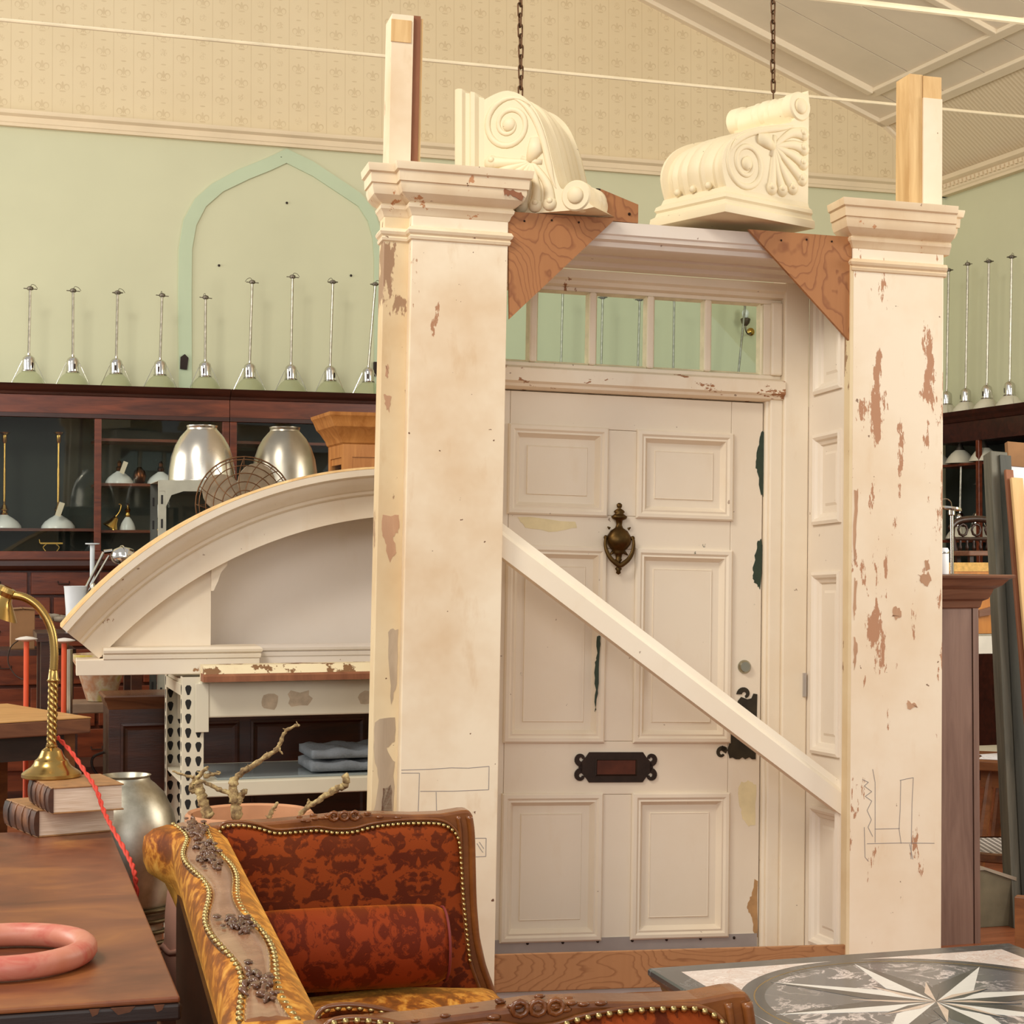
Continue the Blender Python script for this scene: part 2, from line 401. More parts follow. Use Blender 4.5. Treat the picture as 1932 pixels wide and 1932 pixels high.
# tie rods across the room, parallel to the back wall
for nm, (xa, ya), (xb, yb2), dv, r, lb in (('tie_rod', (0, 45), (1932, 214), -2.2, .011, 'thin white iron tie rod crossing above the doorway posts'),
                                    ('tie_rod', (1560, 2), (1932, 36), -4.2, .018, 'thicker white tie rod in the top right corner of the ceiling')):
    p, q = loc(WALL, xa, ya, dv), loc(WALL, xb, yb2, dv)
    d = ((q[0]-p[0]), (q[1]-p[1])); z = (p[1]+q[1])/2
    o = MB().tube([(-4.5, dv, z), (UC-.01, dv, z)], r, 8).build(nm, m_plain('tie rod paint', (236, 222, 190), .5), M=WALL, smooth=True)
    tag(o, lb, 'rod')

# floor: slab and boards
fl = struct(MB().box(-7, 9, -2, 22, -.08, -.012).build('floor', M_gap))
FLM = frame((3.0, 8.0, 0), 19.3)
pk = MB().box(-3.0, 2.994, 0, .131, -.012, 0)
pk = pk.build('floor_board', M_floor, fl, M=FLM)
for k in range(-50, 60):
    j = random.uniform(-.6, .6)
    for e in (-1, 0, 1):
        if k or e: inst(pk, fl, FLM @ T(j*(k != 0)+6.0*e, k*.134, 0))
# ------------------------------------------------------------------ salvaged doorcase
DM = frame((P(1200, 1400, 6.77).x, 6.77, 0), 14.36, 1.53, 1.78)
M_pil = m_paint('pilaster paint', (240, 224, 196), (176, 128, 92), .05, .6, (204, 164, 112), chipsc=8, elong=.4)
M_pilr = m_paint('right pilaster paint', (240, 224, 198), (182, 134, 100), .108, .42, (214, 178, 130), chipsc=19, elong=.25, seed=3.1)
M_strip = m_paint('weathered strip paint', (226, 205, 165), (158, 124, 92), .145, .6, (196, 160, 110), chipsc=5, elong=.35, seed=5)
M_cap = m_paint('capital paint', (236, 218, 186), (196, 140, 96), .05, .55, (200, 160, 110), chipsc=9, elong=1, seed=2)
M_door = m_paint('door paint', (230, 216, 194), (44, 58, 38), .045, .22, (210, 182, 140), chipsc=7, elong=.5, seed=1)
M_frame = m_paint('frame paint', (234, 220, 196), (150, 100, 62), .07, .30, (208, 176, 130), chipsc=8, elong=.3, seed=4)
M_head = m_paint('header paint', (226, 214, 200), (206, 176, 124), .04, .25, (206, 180, 140), chipsc=8, elong=1, seed=6)
M_rev = m_paint('reveal paint', (232, 220, 202), (150, 104, 70), .03, .2, (212, 186, 150), seed=7)
M_ply = m_grain('plywood', (138, 84, 46), (172, 116, 68), .6, 9, (1.0, 1, .7))
M_plyb = m_grain('plywood board', (140, 92, 54), (172, 122, 78), .55, 9, (.5, 1, 1.6))
M_raw = m_wood('raw timber', (196, 154, 98), (232, 198, 142), (8, 8, 1), .7)
M_rawd = m_wood('stripped timber', (120, 72, 46), (160, 104, 70), (8, 8, 1), .7)
M_bronze = m_metal('dark bronze', (96, 72, 40), .38, .4, 20)
M_iron = m_plain('dark plate', (50, 36, 27), .45, .6, .3, 20)
M_steel = m_plain('kick plate steel', (186, 180, 174), .32, .45, .12, 6)
M_pane = m_glass('old pane', (.86, .93, .89), .03, .05, .05)
M_putty = m_plain('putty edge', (226, 214, 178), .7, var=.15, sc=20)
case = thing('salvaged_doorcase', 'large salvaged cream painted doorcase with two pilasters and flaking paint', 'doorcase', DM)

SH_L, SH_R = (-.996, -.652), (.662, 1.030)
VF = -.42
capprof = [(0, 2.745), (.004, 2.75), (.008, 2.762), (.016, 2.772), (.018, 2.782), (.012, 2.79), (.03, 2.80), (.045, 2.815), (.052, 2.835), (.052, 2.85), (.058, 2.852), (.06, 2.885), (.068, 2.89), (.072, 2.91), (.072, 2.916)]
astr = [(0, 2.660), (.006, 2.663), (.009, 2.672), (.005, 2.678), (.012, 2.684), (.016, 2.693), (.010, 2.704), (0, 2.708)]
def pilaster(u0, u1, back, mat, sides, lbl, cr=0.0):
    p = MB(); p.box(u0, u1, VF, VF+.07, -.02, 2.75)
    p = lab(p.build('pilaster', mat, case, bevel=.004), lbl)
    MB().stack(u0, u1+cr, VF, VF+.075, capprof, 'lf' if cr else 'lfr').build('capital', M_cap, p, smooth=25)
    MB().stack(u0, u1+cr*.4, VF, VF+.07, astr, 'lf' if cr else 'lfr').build('astragal', M_cap, p, smooth=25)
    bu0, bu1 = back
    MB().box(bu0, bu1, VF+.055, VF+.14, -.02, 2.75).build('backing_strip', M_strip if bu0 < 0 else mat, p, bevel=.003)
    MB().stack(bu0, bu1, VF+.055, VF+.14, capprof, sides).build('capital_return', M_cap, p, smooth=25)
    MB().stack(bu0, bu1, VF+.055, VF+.14, astr, sides).build('astragal_return', M_cap, p, smooth=25)
    return p
pl_l = pilaster(*SH_L, (-1.084, -.93), M_pil, 'lf', 'left pilaster, stained cream paint')
pl_r = pilaster(*SH_R, (.96, 1.036), M_pilr, 'rf', 'right pilaster, heavily flaked cream paint', .022)
# raw uprights that carry the pilasters, standing above the capitals
for (ua, ub, top, wv, lb) in ((-1.061, -.945, 3.49, .12, 'bare-edged upright rising above the capital'), (.951, 1.085, 3.466, .12, 'pale upright with bare top')):
    st = MB()
    if ua < 0:
        st.box(ua, ua+.078, -.30, -.30+wv, .0, top)
        o = st.build('upright', M_pil, case)
        MB().box(ua+.079, ub-.01, -.288, -.30+wv, .0, top+.005).build('bare_timber', M_rawd, o)
        MB().box(ub-.009, ub, -.282, -.30+wv, .0, top-.002).build('edge_strip', M_raw, o)
        MB().box(ua-.002, ua+.07, -.304, -.296, 3.39, 3.47).build('bare_end', M_raw, o)
    else:
        st.box(ua+.055, ub, -.30, -.30+wv, .0, top-.09)
        o = st.build('upright', M_pilr, case)
        MB().box(ua, ua+.054, -.292, -.30+wv, .0, top).build('bare_timber', M_raw, o)
        MB().box(ua+.056, ub-.002, -.296, -.31+wv, top-.09, top-.004).build('bare_end', M_raw, o)
    lab(o, lb)
# header over the opening: fascia, then mouldings stepping back to the frame
h = MB(); hp = [(-.385, 2.784), (-.385, 2.740), (-.378, 2.735), (-.375, 2.722), (-.355, 2.716), (-.35, 2.700), (-.34, 2.696), (-.26, 2.696), (-.255, 2.703), (-.19, 2.703), (-.185, 2.694), (-.12, 2.690), (-.11, 2.676), (-.095, 2.672), (-.06, 2.672), (-.06, 2.784)]
h.prism(hp, -.66, .668, 'x'); h.build('header', M_head, case, smooth=25)
# door frame: jambs, head, transom bar
f = MB(); f.box(.552, .654, -.05, .09, 0, 2.70); f.box(-.73, -.645, -.05, .09, 0, 2.70); lab(f.build('frame_post', M_frame, case, bevel=.006), 'door frame posts')
f = MB(); f.box(.488, .551, -.018, .09, 0, 2.30); f.build('door_stop', M_frame, case, bevel=.008)
MB().box(.500, .553, -.034, -.016, .0, 2.22).build('stop_bead', M_frame, case, bevel=.006)
f = MB(); f.prism([(-.05, 2.672), (-.05, 2.640), (-.035, 2.632), (-.03, 2.618), (-.015, 2.612), (.02, 2.606), (.09, 2.606), (.09, 2.672)], -.645, .555, 'x'); f.build('frame_head', M_frame, case, smooth=25)
f = MB(); f.prism([(-.06, 2.288), (-.06, 2.240), (-.045, 2.232), (-.040, 2.222), (-.02, 2.214), (.08, 2.212), (.08, 2.305), (-.03, 2.300)], -.645, .552, 'x')
M_sill = m_paint('transom rail paint', (236, 222, 198), (156, 104, 64), .115, .35, (208, 170, 120), chipsc=10, elong=2.2, seed=9)
f.build('transom_rail', M_sill, case, smooth=25)
# transom light: bars and five panes seen (one more behind the pilaster)
tw = MB(); bars = [-.645, -.447, -.215, .015, .247, .478, .552]
win = MB(); win.box(-.645, .552, -.012, .03, 2.595, 2.612); win.box(-.645, .552, -.012, .03, 2.30, 2.318)
win.box(.478, .552, -.012, .03, 2.318, 2.595); win = win.build('transom_light', M_frame, case, bevel=.004)
for u in bars[1:5]: MB().box(u-.014, u+.014, -.022, .03, 2.318, 2.595).build('glazing_bar', M_frame, win, bevel=.007)
MB().box(.505, .552, -.03, -.01, 2.315, 2.60).build('transom_stile', M_frame, win, bevel=.008)
for k in range(5):
    a, b2 = bars[k]+.014, bars[k+1]-.014
    MB().box(a, b2, .008, .012, 2.318, 2.595).build('pane', M_pane, win)
    q = MB(); q.panelframe(a, b2, 2.318, 2.595, [(0, -.012), (.009, .007)], False); q.build('putty_bead', M_putty, win)
# panelled reveals (right one is seen)
def reveal(u, s, visible=True):
    # a vertical lining: local x runs from the frame (0) to the front (0.37)
    m = Matrix(((0, s, 0, u), (-1, 0, 0, -.045), (0, 0, 1, 0), (0, 0, 0, 1)))
    b = MB(); b.box(0, .012, 0, .03, 0, 2.70)
    fr = [(0, .06), (.31, .325)]
    rows = [(.155, .675), (.87, 1.555), (1.735, 2.08), (2.235, 2.66)]
    bd = MB(); bd.box(0, .055, 0, .03, 0, 2.7); bd.box(.305, .33, 0, .03, 0, 2.7)
    z = 0
    for a, c in rows+[(2.7, 2.7)]: bd.box(.055, .305, 0, .03, z, a); z = c
    lin_o = bd.build('reveal_lining', M_rev, case, M=m)
    for a, c in rows:
        q = MB(); q.panelframe(.055, .305, a, c, [(0, .02), (0, -.010), (.012, -.014), (.022, -.008), (.028, .002), (.04, .008), (.044, .016), (.07, .016), (.08, .011)])
        q.build('reveal_panel', M_rev, lin_o, smooth=20)
    return lin_o
reveal(.655, 1); reveal(-.655, -1)
MB().box(.652, .664, -.42, -.372, 0, 2.70).build('reveal_edge', M_strip, case)
# plywood gussets, base board, metal strip
for pts, lb in (([(-.652, 2.786), (-.640, 2.405), (-.255, 2.790)], 'left plywood corner gusset'), ([(.252, 2.788), (.66, 2.788), (.66, 2.395)], 'right plywood corner gusset')):
    g = MB().prism(pts, -.412, -.398).build('plywood_gusset', M_ply, case); lab(g, lb)
    for dx, dz in ((.06, -.03), (.16, -.02), (.26, -.02)):
        u = pts[0][0]+dx if pts[0][0] < 0 else pts[1][0]-.40+dx+.06
        MB().ball((u, -.412, 2.786+dz), .0042, 6, 4).build('screw', M_iron, g)
bb = MB().box(-.69, .70, -.412, -.395, .076, .204); lab(bb.build('base_board', M_plyb, case, bevel=.002), 'plywood board across the foot of the opening')
ss = MB().box(-.69, .70, -.405, -.39, .028, .071).build('metal_strip', M_steel, case)
for k in range(7): MB().ball((-.6+k*.17, -.408, .046), .008, 6, 4).build('rivet', M_iron, ss)
# diagonal brace across the opening
a0, a1 = Vector((-.645, 0, 1.638)), Vector((.70, 0, .697)); d = (a1-a0); L = d.length
bm_ = Matrix.Translation((a0.x, -.33, a0.z)) @ Matrix.Rotation(math.atan2(-d.z, d.x), 4, 'Y')
br = MB().prism([(-.035, -.052), (-.035, .012), (-.028, .02), (-.02, .026), (-.012, .05), (.02, .05), (.02, -.052)], -.02, L+.0, 'x')
M_brace = m_paint('brace paint', (240, 228, 206), (196, 160, 120), .03, .2, (214, 186, 140), seed=11)
lab(br.build('diagonal_brace', M_brace, case, M=bm_, smooth=20), 'white moulded batten nailed diagonally across the opening')

# ------------------------------------------------------------------ the six-panel door in the case
door = thing('panelled_door', 'tall cream six-panel front door with brass knocker and letter plate', 'door', DM)
rows = [(.175, .708), (.905, 1.628), (1.752, 2.078)]; cols = [(-.527, -.149), (-.024, .355)]
DT, D0, D1, DB = 2.208, -.640, .484, .10
for a, c in ((D0, cols[0][0]), (cols[1][1], D1)): MB().box(a, c, 0, .045, DB, DT).build('stile', M_door, door, bevel=.002)
zr = [DB]+[v for r_ in rows for v in r_]+[DT]
for k in range(0, 8, 2): MB().box(cols[0][0]+.001, cols[1][1]-.001, 0, .045, zr[k], zr[k+1]).build('rail', M_door, door, bevel=.002)
for a, c in rows: MB().box(cols[0][1]+.001, cols[1][0]-.001, 0.001, .045, a+.001, c-.001).build('muntin', M_door, door, bevel=.002)
for a, c in rows:
    for x0, x1 in cols:
        q = MB(); q.panelframe(x0-.006, x1+.006, a-.006, c+.006, [(0, .0), (0, -.010), (.006, -.016), (.018, -.017), (.026, -.010), (.033, -.012), (.042, .004), (.048, .012)], False)
        pm = q.build('panel_moulding', M_door, door, smooth=20)
        q = MB(); q.panelframe(x0+.042, x1-.042, a+.042, c-.042, [(0, .012), (.028, .012), (.031, .007), (.034, .008)])
        q.build('panel', M_door, door)
# worn patches of old green paint at the lock edge and along a panel
M_green = m_plain('old green paint', (38, 54, 36), .5, var=.3, sc=30)
def patch(poly, v, mat, nm):
    q = []
    for (xa, ya), (xb, yb) in zip(poly, poly[1:]+poly[:1]):
        for k in range(4):
            inside = xa < 1434 or poly[0][0] < 1400; j = (.0 if not inside else 1.6); q.append((xa+(xb-xa)*k/4+random.uniform(-j, j), ya+(yb-ya)*k/4+random.uniform(-2, 2)))
    pts = [loc(DM, x, y, v) for x, y in q]; MB().prism(pts, v-.0012, v+.001).build(nm, mat, door)
patch([(1436, 815), (1431, 838), (1428, 862), (1427, 882), (1431, 900), (1435, 932), (1440, 936), (1441, 880), (1442, 815)], 0, M_green, 'worn_patch')
patch([(1436, 1016), (1430, 1022), (1426, 1040), (1421, 1070), (1420, 1090), (1424, 1100), (1429, 1104), (1434, 1112), (1437, 1080), (1438, 1030)], 0, M_green, 'worn_patch')
patch([(1127, 1200), (1132, 1200), (1131, 1230), (1128, 1290), (1126, 1330), (1122, 1345), (1123, 1300), (1122, 1260), (1126, 1240)], -.018, M_green, 'worn_patch')
M_bare = m_plain('bare wood patch', (178, 136, 88), .7, var=.25, sc=20)
patch([(1424, 1660), (1418, 1690), (1410, 1706), (1412, 1720), (1420, 1732), (1421, 1758), (1428, 1770), (1429, 1660)], 0, M_bare, 'worn_patch')
M_filler = m_plain('filler patch', (224, 206, 160), .6, var=.1, sc=14)
patch([(1400, 1476), (1392, 1490), (1396, 1520), (1402, 1545), (1414, 1560), (1424, 1556), (1426, 1480), (1412, 1472)], 0, M_filler, 'filler_patch')
patch([(975, 975), (1085, 984), (1088, 996), (1050, 1004), (990, 995)], 0, M_filler, 'filler_patch')
# kick plate
kp = MB().box(-.64, .478, -.004, .002, .085, .180).build('kick_plate', M_steel, door)
for k in range(8): MB().ball((-.56+k*.135, -.005, .166), .006, 6, 4).build('screw', M_iron, kp)
# knocker: urn on a stem with a loop handle
kx, kz = -.101, 1.672
kn = lab(MB().lathe([(.004, .128), (.011, .122), (.010, .112), (.005, .108), (.018, .100), (.022, .094), (.016, .088), (.024, .082), (.032, .076), (.028, .068), (.014, .062), (.011, .045), (.016, .034), (.034, .022), (.047, .002), (.050, -.012), (.046, -.028), (.032, -.046), (.022, -.054), (.026, -.06), (.014, -.066), (.011, -.082), (.014, -.086), (.009, -.094), (.010, -.108), (.007, -.112), (.014, -.120), (.008, -.128), (.010, -.136), (.002, -.142)][::-1], 18, (0, 0, 0)).build('door_knocker', M_bronze, door, M=T(kx, -.022, kz) @ Matrix.Diagonal((1, .62, 1, 1)), smooth='all'), 'dark brass urn door knocker')
lp = catmull([(-.054, -.012, -.005), (-.056, -.014, -.03), (-.050, -.02, -.058), (-.036, -.024, -.082), (-.018, -.026, -.098), (0, -.026, -.108), (.018, -.026, -.098), (.036, -.024, -.082), (.050, -.02, -.058), (.056, -.014, -.03), (.054, -.012, -.005)], 5)
n_ = len(lp); MB().tube(lp, [.0055+.004*math.sin(math.pi*i/(n_-1)) for i in range(n_)], 8).build('knocker_handle', M_bronze, kn, smooth='all')
for s in (-1, 1):
    q = MB(); q.ball((s*.053, -.008, -.004), .009, 8, 6); q.tube([(s*.036, 0, .03), (s*.046, 0, .037)], [.006, .002], 6); q.tube([(s*.02, 0, -.056), (s*.036, 0, -.068)], [.008, .002], 6)
    q.build('knocker_pivot', M_bronze, kn, smooth='all')
# letter plate with scrolled corners
def scroll(c, r, a0, s, turns=.8, th0=.012, n=14):
    """flat C scroll outline (list of quads) starting at radius r"""
    out = []
    for i in range(n+1):
        t = i/n; a = a0+s*turns*2*math.pi*t; rr = r*(1-.55*t); th = th0*(1-.55*t)
        out.append(((c[0]+(rr+th/2)*math.cos(a), c[1]+(rr+th/2)*math.sin(a)), (c[0]+(rr-th/2)*math.cos(a), c[1]+(rr-th/2)*math.sin(a))))
    return out
def plate_scroll(b, c, r, a0, s, y0, y1, th0=.012, turns=.8):
    q = scroll(c, r, a0, s, turns, th0)
    for i in range(len(q)-1): b.prism([q[i][0], q[i+1][0], q[i+1][1], q[i][1]], y0, y1)
lx, lz = -.094, .809
lp_ = MB(); lp_.prism([(-.105, -.056), (.105, -.056), (.118, -.038), (.135, -.02), (.146, 0), (.135, .02), (.118, .038), (.105, .056), (-.105, .056), (-.118, .038), (-.135, .02), (-.146, 0), (-.135, -.02), (-.118, -.038)], -.008, .002)
for sx in (-1, 1):
    for sz in (-1, 1): plate_scroll(lp_, (sx*.137, sz*.031), .020, math.atan2(-sz, -sx*.2) , sx*sz, -.008, .002, .021, .78)
lpo = lab(lp_.build('letter_plate', M_iron, door, M=T(lx, 0, lz)), 'dark scrolled letter plate')
q = MB(); q.panelframe(-.082, .082, -.032, .032, [(0, -.009), (.004, -.011), (.008, -.006)], False); q.build('flap_rim', M_iron, lpo)
MB().box(-.075, .075, -.0095, -.004, -.026, .026).build('letter_flap', m_plain('worn copper flap', (88, 44, 26), .45, .5, .4, 14), lpo)
# lock cylinder and the ghosted lock plate
ux, uz = .416, 1.19
lk = lab(MB().lathe([(.026, 0), (.026, .006), (.022, .012), (.019, .016), (.001, .016)], 20).build('lock_cylinder', m_metal('lock steel', (170, 168, 150), .3), door, M=T(ux, 0, uz, 0, R(90)), smooth=True), 'round cylinder lock')
MB().box(-.002, .002, .0155, .0175, -.006, .006).build('keyhole', M_gap, lk, M=T(0, 0, 0, 0, R(-90)))
ep = MB(); ep.prism([(.380, 1.02), (.365, .96), (.360, .90), (.352, .872), (.36, .842), (.372, .845), (.385, .838), (.40, .838), (.412, .846), (.424, .838), (.44, .846), (.452, .838), (.466, .838), (.470, 1.086), (.455, 1.088), (.447, 1.070), (.430, 1.066), (.405, 1.075), (.392, 1.06)], -.004, .002)
plate_scroll(ep, (.418, 1.085), .022, R(180), -1, -.004, .002, .022, .7)
plate_scroll(ep, (.328, .862), .020, R(40), 1, -.004, .002, .018, .8)
ep.prism([(.352, .875), (.33, .89), (.322, .874), (.345, .86)], -.004, .002)
lab(ep.build('lock_plate', m_plain('lock plate patina', (52, 44, 30), .4, .4, .4, 18), door), 'dark scroll-edged lock plate')
MB().box(.636, .648, -.06, -.05, 1.08, 1.17).build('hinge_plate', M_steel, case)

# pencil sketches left on the pilasters
M_pencil = m_plain('pencil line', (150, 142, 136), .8)
def pencil(parent, polys, v):
    b = MB()
    for pl in polys:
        pts = [loc(DM, x, y, v) for x, y in pl]
        for (a0_, b0_), (a1_, b1_) in zip(pts[:-1], pts[1:]):
            d = Vector((a1_-a0_, b1_-b0_)); nrm = Vector((-d.y, d.x)).normalized()*.0011
            b.prism([(a0_-nrm.x, b0_-nrm.y), (a1_-nrm.x, b1_-nrm.y), (a1_+nrm.x, b1_+nrm.y), (a0_+nrm.x, b0_+nrm.y)], v-.0006, v+.0005)
    o = b.build('pencil_sketch', M_pencil, parent); o['kind'] = 'stuff'; return o
lc_ = lambda L: [(690+x*.2857, 1380+y*.2857) for x, y in L]; rc_ = lambda L: [(1560+x*.353, 1250+y*.353) for x, y in L]
pencil(pl_l, [lc_(k) for k in ([(235, 255), (420, 250), (560, 240), (680, 242), (815, 230), (812, 385)], [(235, 275), (355, 275), (350, 440), (346, 540)], [(360, 395), (580, 394), (810, 385)], [(465, 400), (468, 535)], [(720, 705), (795, 705), (793, 825), (722, 828), (720, 705)], [(735, 740), (760, 780), (775, 800)], [(750, 730), (780, 775)])], VF)
pencil(pl_r, [rc_(k) for k in ([(390, 630), (425, 622), (462, 615), (455, 760), (450, 1050)], [(395, 630), (392, 780), (386, 890), (397, 968)], [(245, 570), (258, 640), (258, 962)], [(256, 890), (390, 887)], [(215, 968), (400, 964), (575, 966)], [(200, 880), (204, 1040), (222, 1062)], [(442, 970), (460, 1052)], [(190, 625), (222, 640), (200, 660), (240, 690), (205, 715), (240, 740), (215, 790), (238, 840), (220, 880), (245, 930)])], VF)

# places where the paint has come away from the narrow backing strip and the capital
def worn(parent, poly, v, mat):
    q = []
    for (xa, ya), (xb, yb) in zip(poly, poly[1:]+poly[:1]):
        for k in range(4): q.append((xa+(xb-xa)*k/4+random.uniform(-1.6, 1.6), ya+(yb-ya)*k/4+random.uniform(-3, 3)))
    MB().prism([loc(DM, x, y, v) for x, y in q], v-.0012, v+.001).build('worn_patch', mat, parent)
M_wornb = m_wood('weathered bare wood', (176, 134, 102), (200, 160, 126), (8, 8, 1), .8); M_worng = m_wood('grey weathered wood', (166, 146, 122), (204, 184, 156), (8, 8, 1), .8)
strip_v = VF+.055
for poly, mt in (([(722, 974), (752, 972), (752, 1000), (742, 1012), (746, 1042), (736, 1062), (728, 1030), (720, 1006)], M_wornb),
                 ([(733, 1190), (750, 1185), (748, 1290), (738, 1330), (734, 1260)], M_worng),
                 ([(706, 1360), (746, 1355), (745, 1400), (728, 1412), (744, 1440), (742, 1530), (704, 1532), (716, 1470), (706, 1430)], M_worng),
                 ([(722, 1490), (738, 1480), (740, 1534), (718, 1536)], M_rawd),
                 ([(727, 690), (733, 688), (734, 706), (728, 712)], M_wornb), ([(724, 745), (737, 750), (735, 776), (728, 770)], M_wornb)):
    worn(pl_l, poly, strip_v, mt)
worn(pl_l, [(952, 357), (974, 360), (990, 371), (984, 377), (962, 369), (950, 368)], VF-.052, M_rawd)
for poly in ([(1611, 925), (1618, 924), (1617, 980), (1613, 1040), (1611, 1060)], [(1611, 1090), (1617, 1100), (1615, 1150), (1611, 1170)], [(1612, 1200), (1618, 1215), (1613, 1262), (1611, 1250)]): worn(pl_r, poly, VF, M_wornb)
for poly in ([(1733, 1085), (1752, 1080), (1756, 1095), (1748, 1108), (1738, 1098)], [(1744, 1058), (1752, 1056), (1754, 1076), (1746, 1078)], [(1686, 1146), (1698, 1144), (1700, 1166), (1690, 1168), (1684, 1160)], [(1712, 1322), (1724, 1326), (1732, 1336), (1712, 1336)]): worn(pl_r, poly, VF, M_wornb)
# ------------------------------------------------------------------ glazed shop fixtures along the back wall
M_mahog = m_wood('mahogany', (66, 28, 14), (124, 60, 32), (1.2, 10, 10), .32)
M_mahogd = m_wood('dark mahogany', (36, 18, 12), (70, 34, 22), (1.2, 10, 10), .32)
M_back = m_plain('dark cabinet back', (40, 46, 40), .7, var=.25, sc=3)
M_cglass = m_glass('cabinet glass', (.93, .95, .93), .02, .02, 0)
M_brass = m_metal('brass', (206, 164, 88), .22, .2, 8)
M_white = m_plain('white glass', (225, 226, 224), .25, var=.05)
M_chrome = m_metal('chrome', (214, 212, 206), .12, .08, 5, .06)
M_alu = m_metal('spun aluminium', (206, 200, 188), .27, .1, 3, .1)
M_alud = m_metal('dulled aluminium', (178, 170, 154), .33, .2, 5, .1)
M_lglass = m_glass('clear shade glass', (.90, .92, .84), .02, .03)
M_paper_tag = m_plain('paper tag', (226, 214, 190), .8)
VB = -.45
def zb(y, px=185): return loc(WALL, px, y, VB)[1]
u1 = loc(WALL, 185, 900, VB)[0]; u2 = loc(WALL, 433, 900, VB)[0]; sw = u2-u1
Ztop, Zcr, Zfr, Zg1, Zg0, Zw1, Zw0 = zb(728), zb(748), zb(781), zb(790), zb(1040), zb(1056), zb(1076)
def bookcase(uL, uR, label, shelves, rightwall=False):
    """built in its own frame: x 0..w, y 0 (back) .. -.45 (front)"""
    w = uR-uL
    M = WALL @ T(uL, -.01, 0)
    t = thing('display_bookcase', label, 'bookcase', M, 'glazed mahogany shop fixtures')
    d = VB+.01
    MB().box(0, w, -.02, 0, .1, Zcr).build('back_panel', M_back, t)
    for x in (0, w-.03): MB().box(x, x+.03, d+.02, -.021, .1, Zcr-.002).build('side_panel', M_mahog, t)
    MB().stack(0, w, d, 0, [(0, Zcr), (.012, Zcr+.004), (.016, Zcr+.02), (.03, Zcr+.03), (.04, Zcr+.045), (.05, Ztop)], 'f').build('cornice', M_mahogd, t, smooth=25)
    for k in range(int(w/.024)): pass
    MB().box(0, w, d, -.021, Zfr, Zcr).build('frieze', M_mahog, t)
    MB().box(0, w, d-.006, d+.02, Zg1, Zfr).build('top_rail', M_mahogd, t, bevel=.003)
    MB().box(0, w, d, d+.03, Zw1, Zg0).build('bottom_rail', M_mahog, t, bevel=.003)
    MB().stack(0, w, d-.02, 0, [(0, Zw0), (.02, Zw0+.012), (.03, Zw0+.03), (.028, Zw1-.008), (.012, Zw1)], 'f').build('counter_moulding', M_mahogd, t, smooth=25)
    for x, ww in ((0, .046), (w/2-.022, .044), (w-.046, .046)): MB().box(x, x+ww, d-.003, d+.03, Zg0, Zg1).build('door_stile', M_mahog, t, bevel=.003)
    for x0, x1 in ((.046, w/2-.022), (w/2+.022, w-.046)):
        MB().box(x0, x1, d+.012, d+.016, Zg0, Zg1).build('pane', M_cglass, t)
    for xh, zs in shelves:
        x0, x1 = ((.03, w/2-.002), (w/2+.002, w-.03))[xh]
        for z in zs: MB().box(x0, x1, d+.05, -.021, z-.018, z).build('shelf', M_mahog, t)
    MB().box(.03, w-.03, d+.03, -.021, Zg0-.02, Zg0).build('shelf', M_mahogd, t)
    # drawers
    z = Zw0; rows = [.16, .13, .20, .24, .27, .27]
    MB().box(0, w, d-.015, -.021, .0, .12).build('plinth', M_mahogd, t)
    MB().box(.03, w-.03, d+.03, -.021, .12, Zw0-.001).build('carcass', M_mahog, t)
    for k, h in enumerate(rows):
        nD = 3 if k % 2 else 4; a = w/nD
        for i in range(nD):
            q = MB().box(i*a+.012, (i+1)*a-.012, d-.012, d+.03, z-h+.008, z-.012).build('drawer', M_mahog, t, bevel=.004)
            mx = (i+.5)*a; pts = [(mx-.035, d-.013, z-h/2+.01), (mx-.033, d-.028, z-h/2-.006), (mx+.033, d-.028, z-h/2-.006), (mx+.035, d-.013, z-h/2+.01)]
            MB().tube(pts, .004, 6).build('drop_handle', M_iron, q)
        z -= h
    return t
Sh_l = [zb(997)]; Sh_r = [zb(828, 300), zb(912, 300), zb(1000, 300)]
bookcase(u2-2*sw, u2-.002, 'glazed mahogany fixture at the far left with tall brass pendants inside', [(0, Sh_l), (1, Sh_r)])
bookcase(u2+.002, u2+2*sw, 'glazed mahogany fixture behind the two silver domes', [(0, [zb(828, 300), zb(912, 300)]), (1, [zb(828, 300), zb(912, 300)])])
bookcase(u2+2*sw+.004, u2+4*sw, 'glazed mahogany fixture hidden behind the cream door', [])
bookcase(u2+4*sw+.004, 5.40, 'glazed mahogany fixture in the back corner behind the right pilaster', [])

# ------------------------------------------------------------------ pendant lamps standing on the fixtures
M_rodp = m_metal('worn nickel rod', (170, 164, 150), .3, .4, 40)
M_galv = m_metal('galvanised fitting', (120, 112, 100), .5, .3, 20)
sh_prof = [(.036, .100), (.046, .092), (.066, .075), (.090, .045), (.104, .018), (.110, .004)]
_b = MB().lathe(sh_prof, 24, cap=False).build('glass_shade', M_lglass, smooth='all'); me_shade = _b.data; bpy.data.objects.remove(_b)
_b = MB(); _b.tube([(.111*math.cos(a*math.pi/12), .111*math.sin(a*math.pi/12), .005) for a in range(24)], .004, 6, closed=True); _b = _b.build('rim', M_chrome, smooth='all'); me_rim = _b.data; bpy.data.objects.remove(_b)
_b = MB().lathe([(.045, .094), (.046, .10), (.040, .104), (.040, .165), (.036, .182), (.022, .195), (.012, .199), (.010, .212)], 20).build('lamp_cap', M_chrome, smooth=True); me_cap = _b.data; bpy.data.objects.remove(_b)
_b = MB(); [_b.tube([(s*.042, 0, .16), (s*.106, 0, .02), (s*.112, 0, .0)], .0018, 5) for s in (-1, 1)]; _b = _b.build('side_wire', M_chrome); me_wire = _b.data; bpy.data.objects.remove(_b)
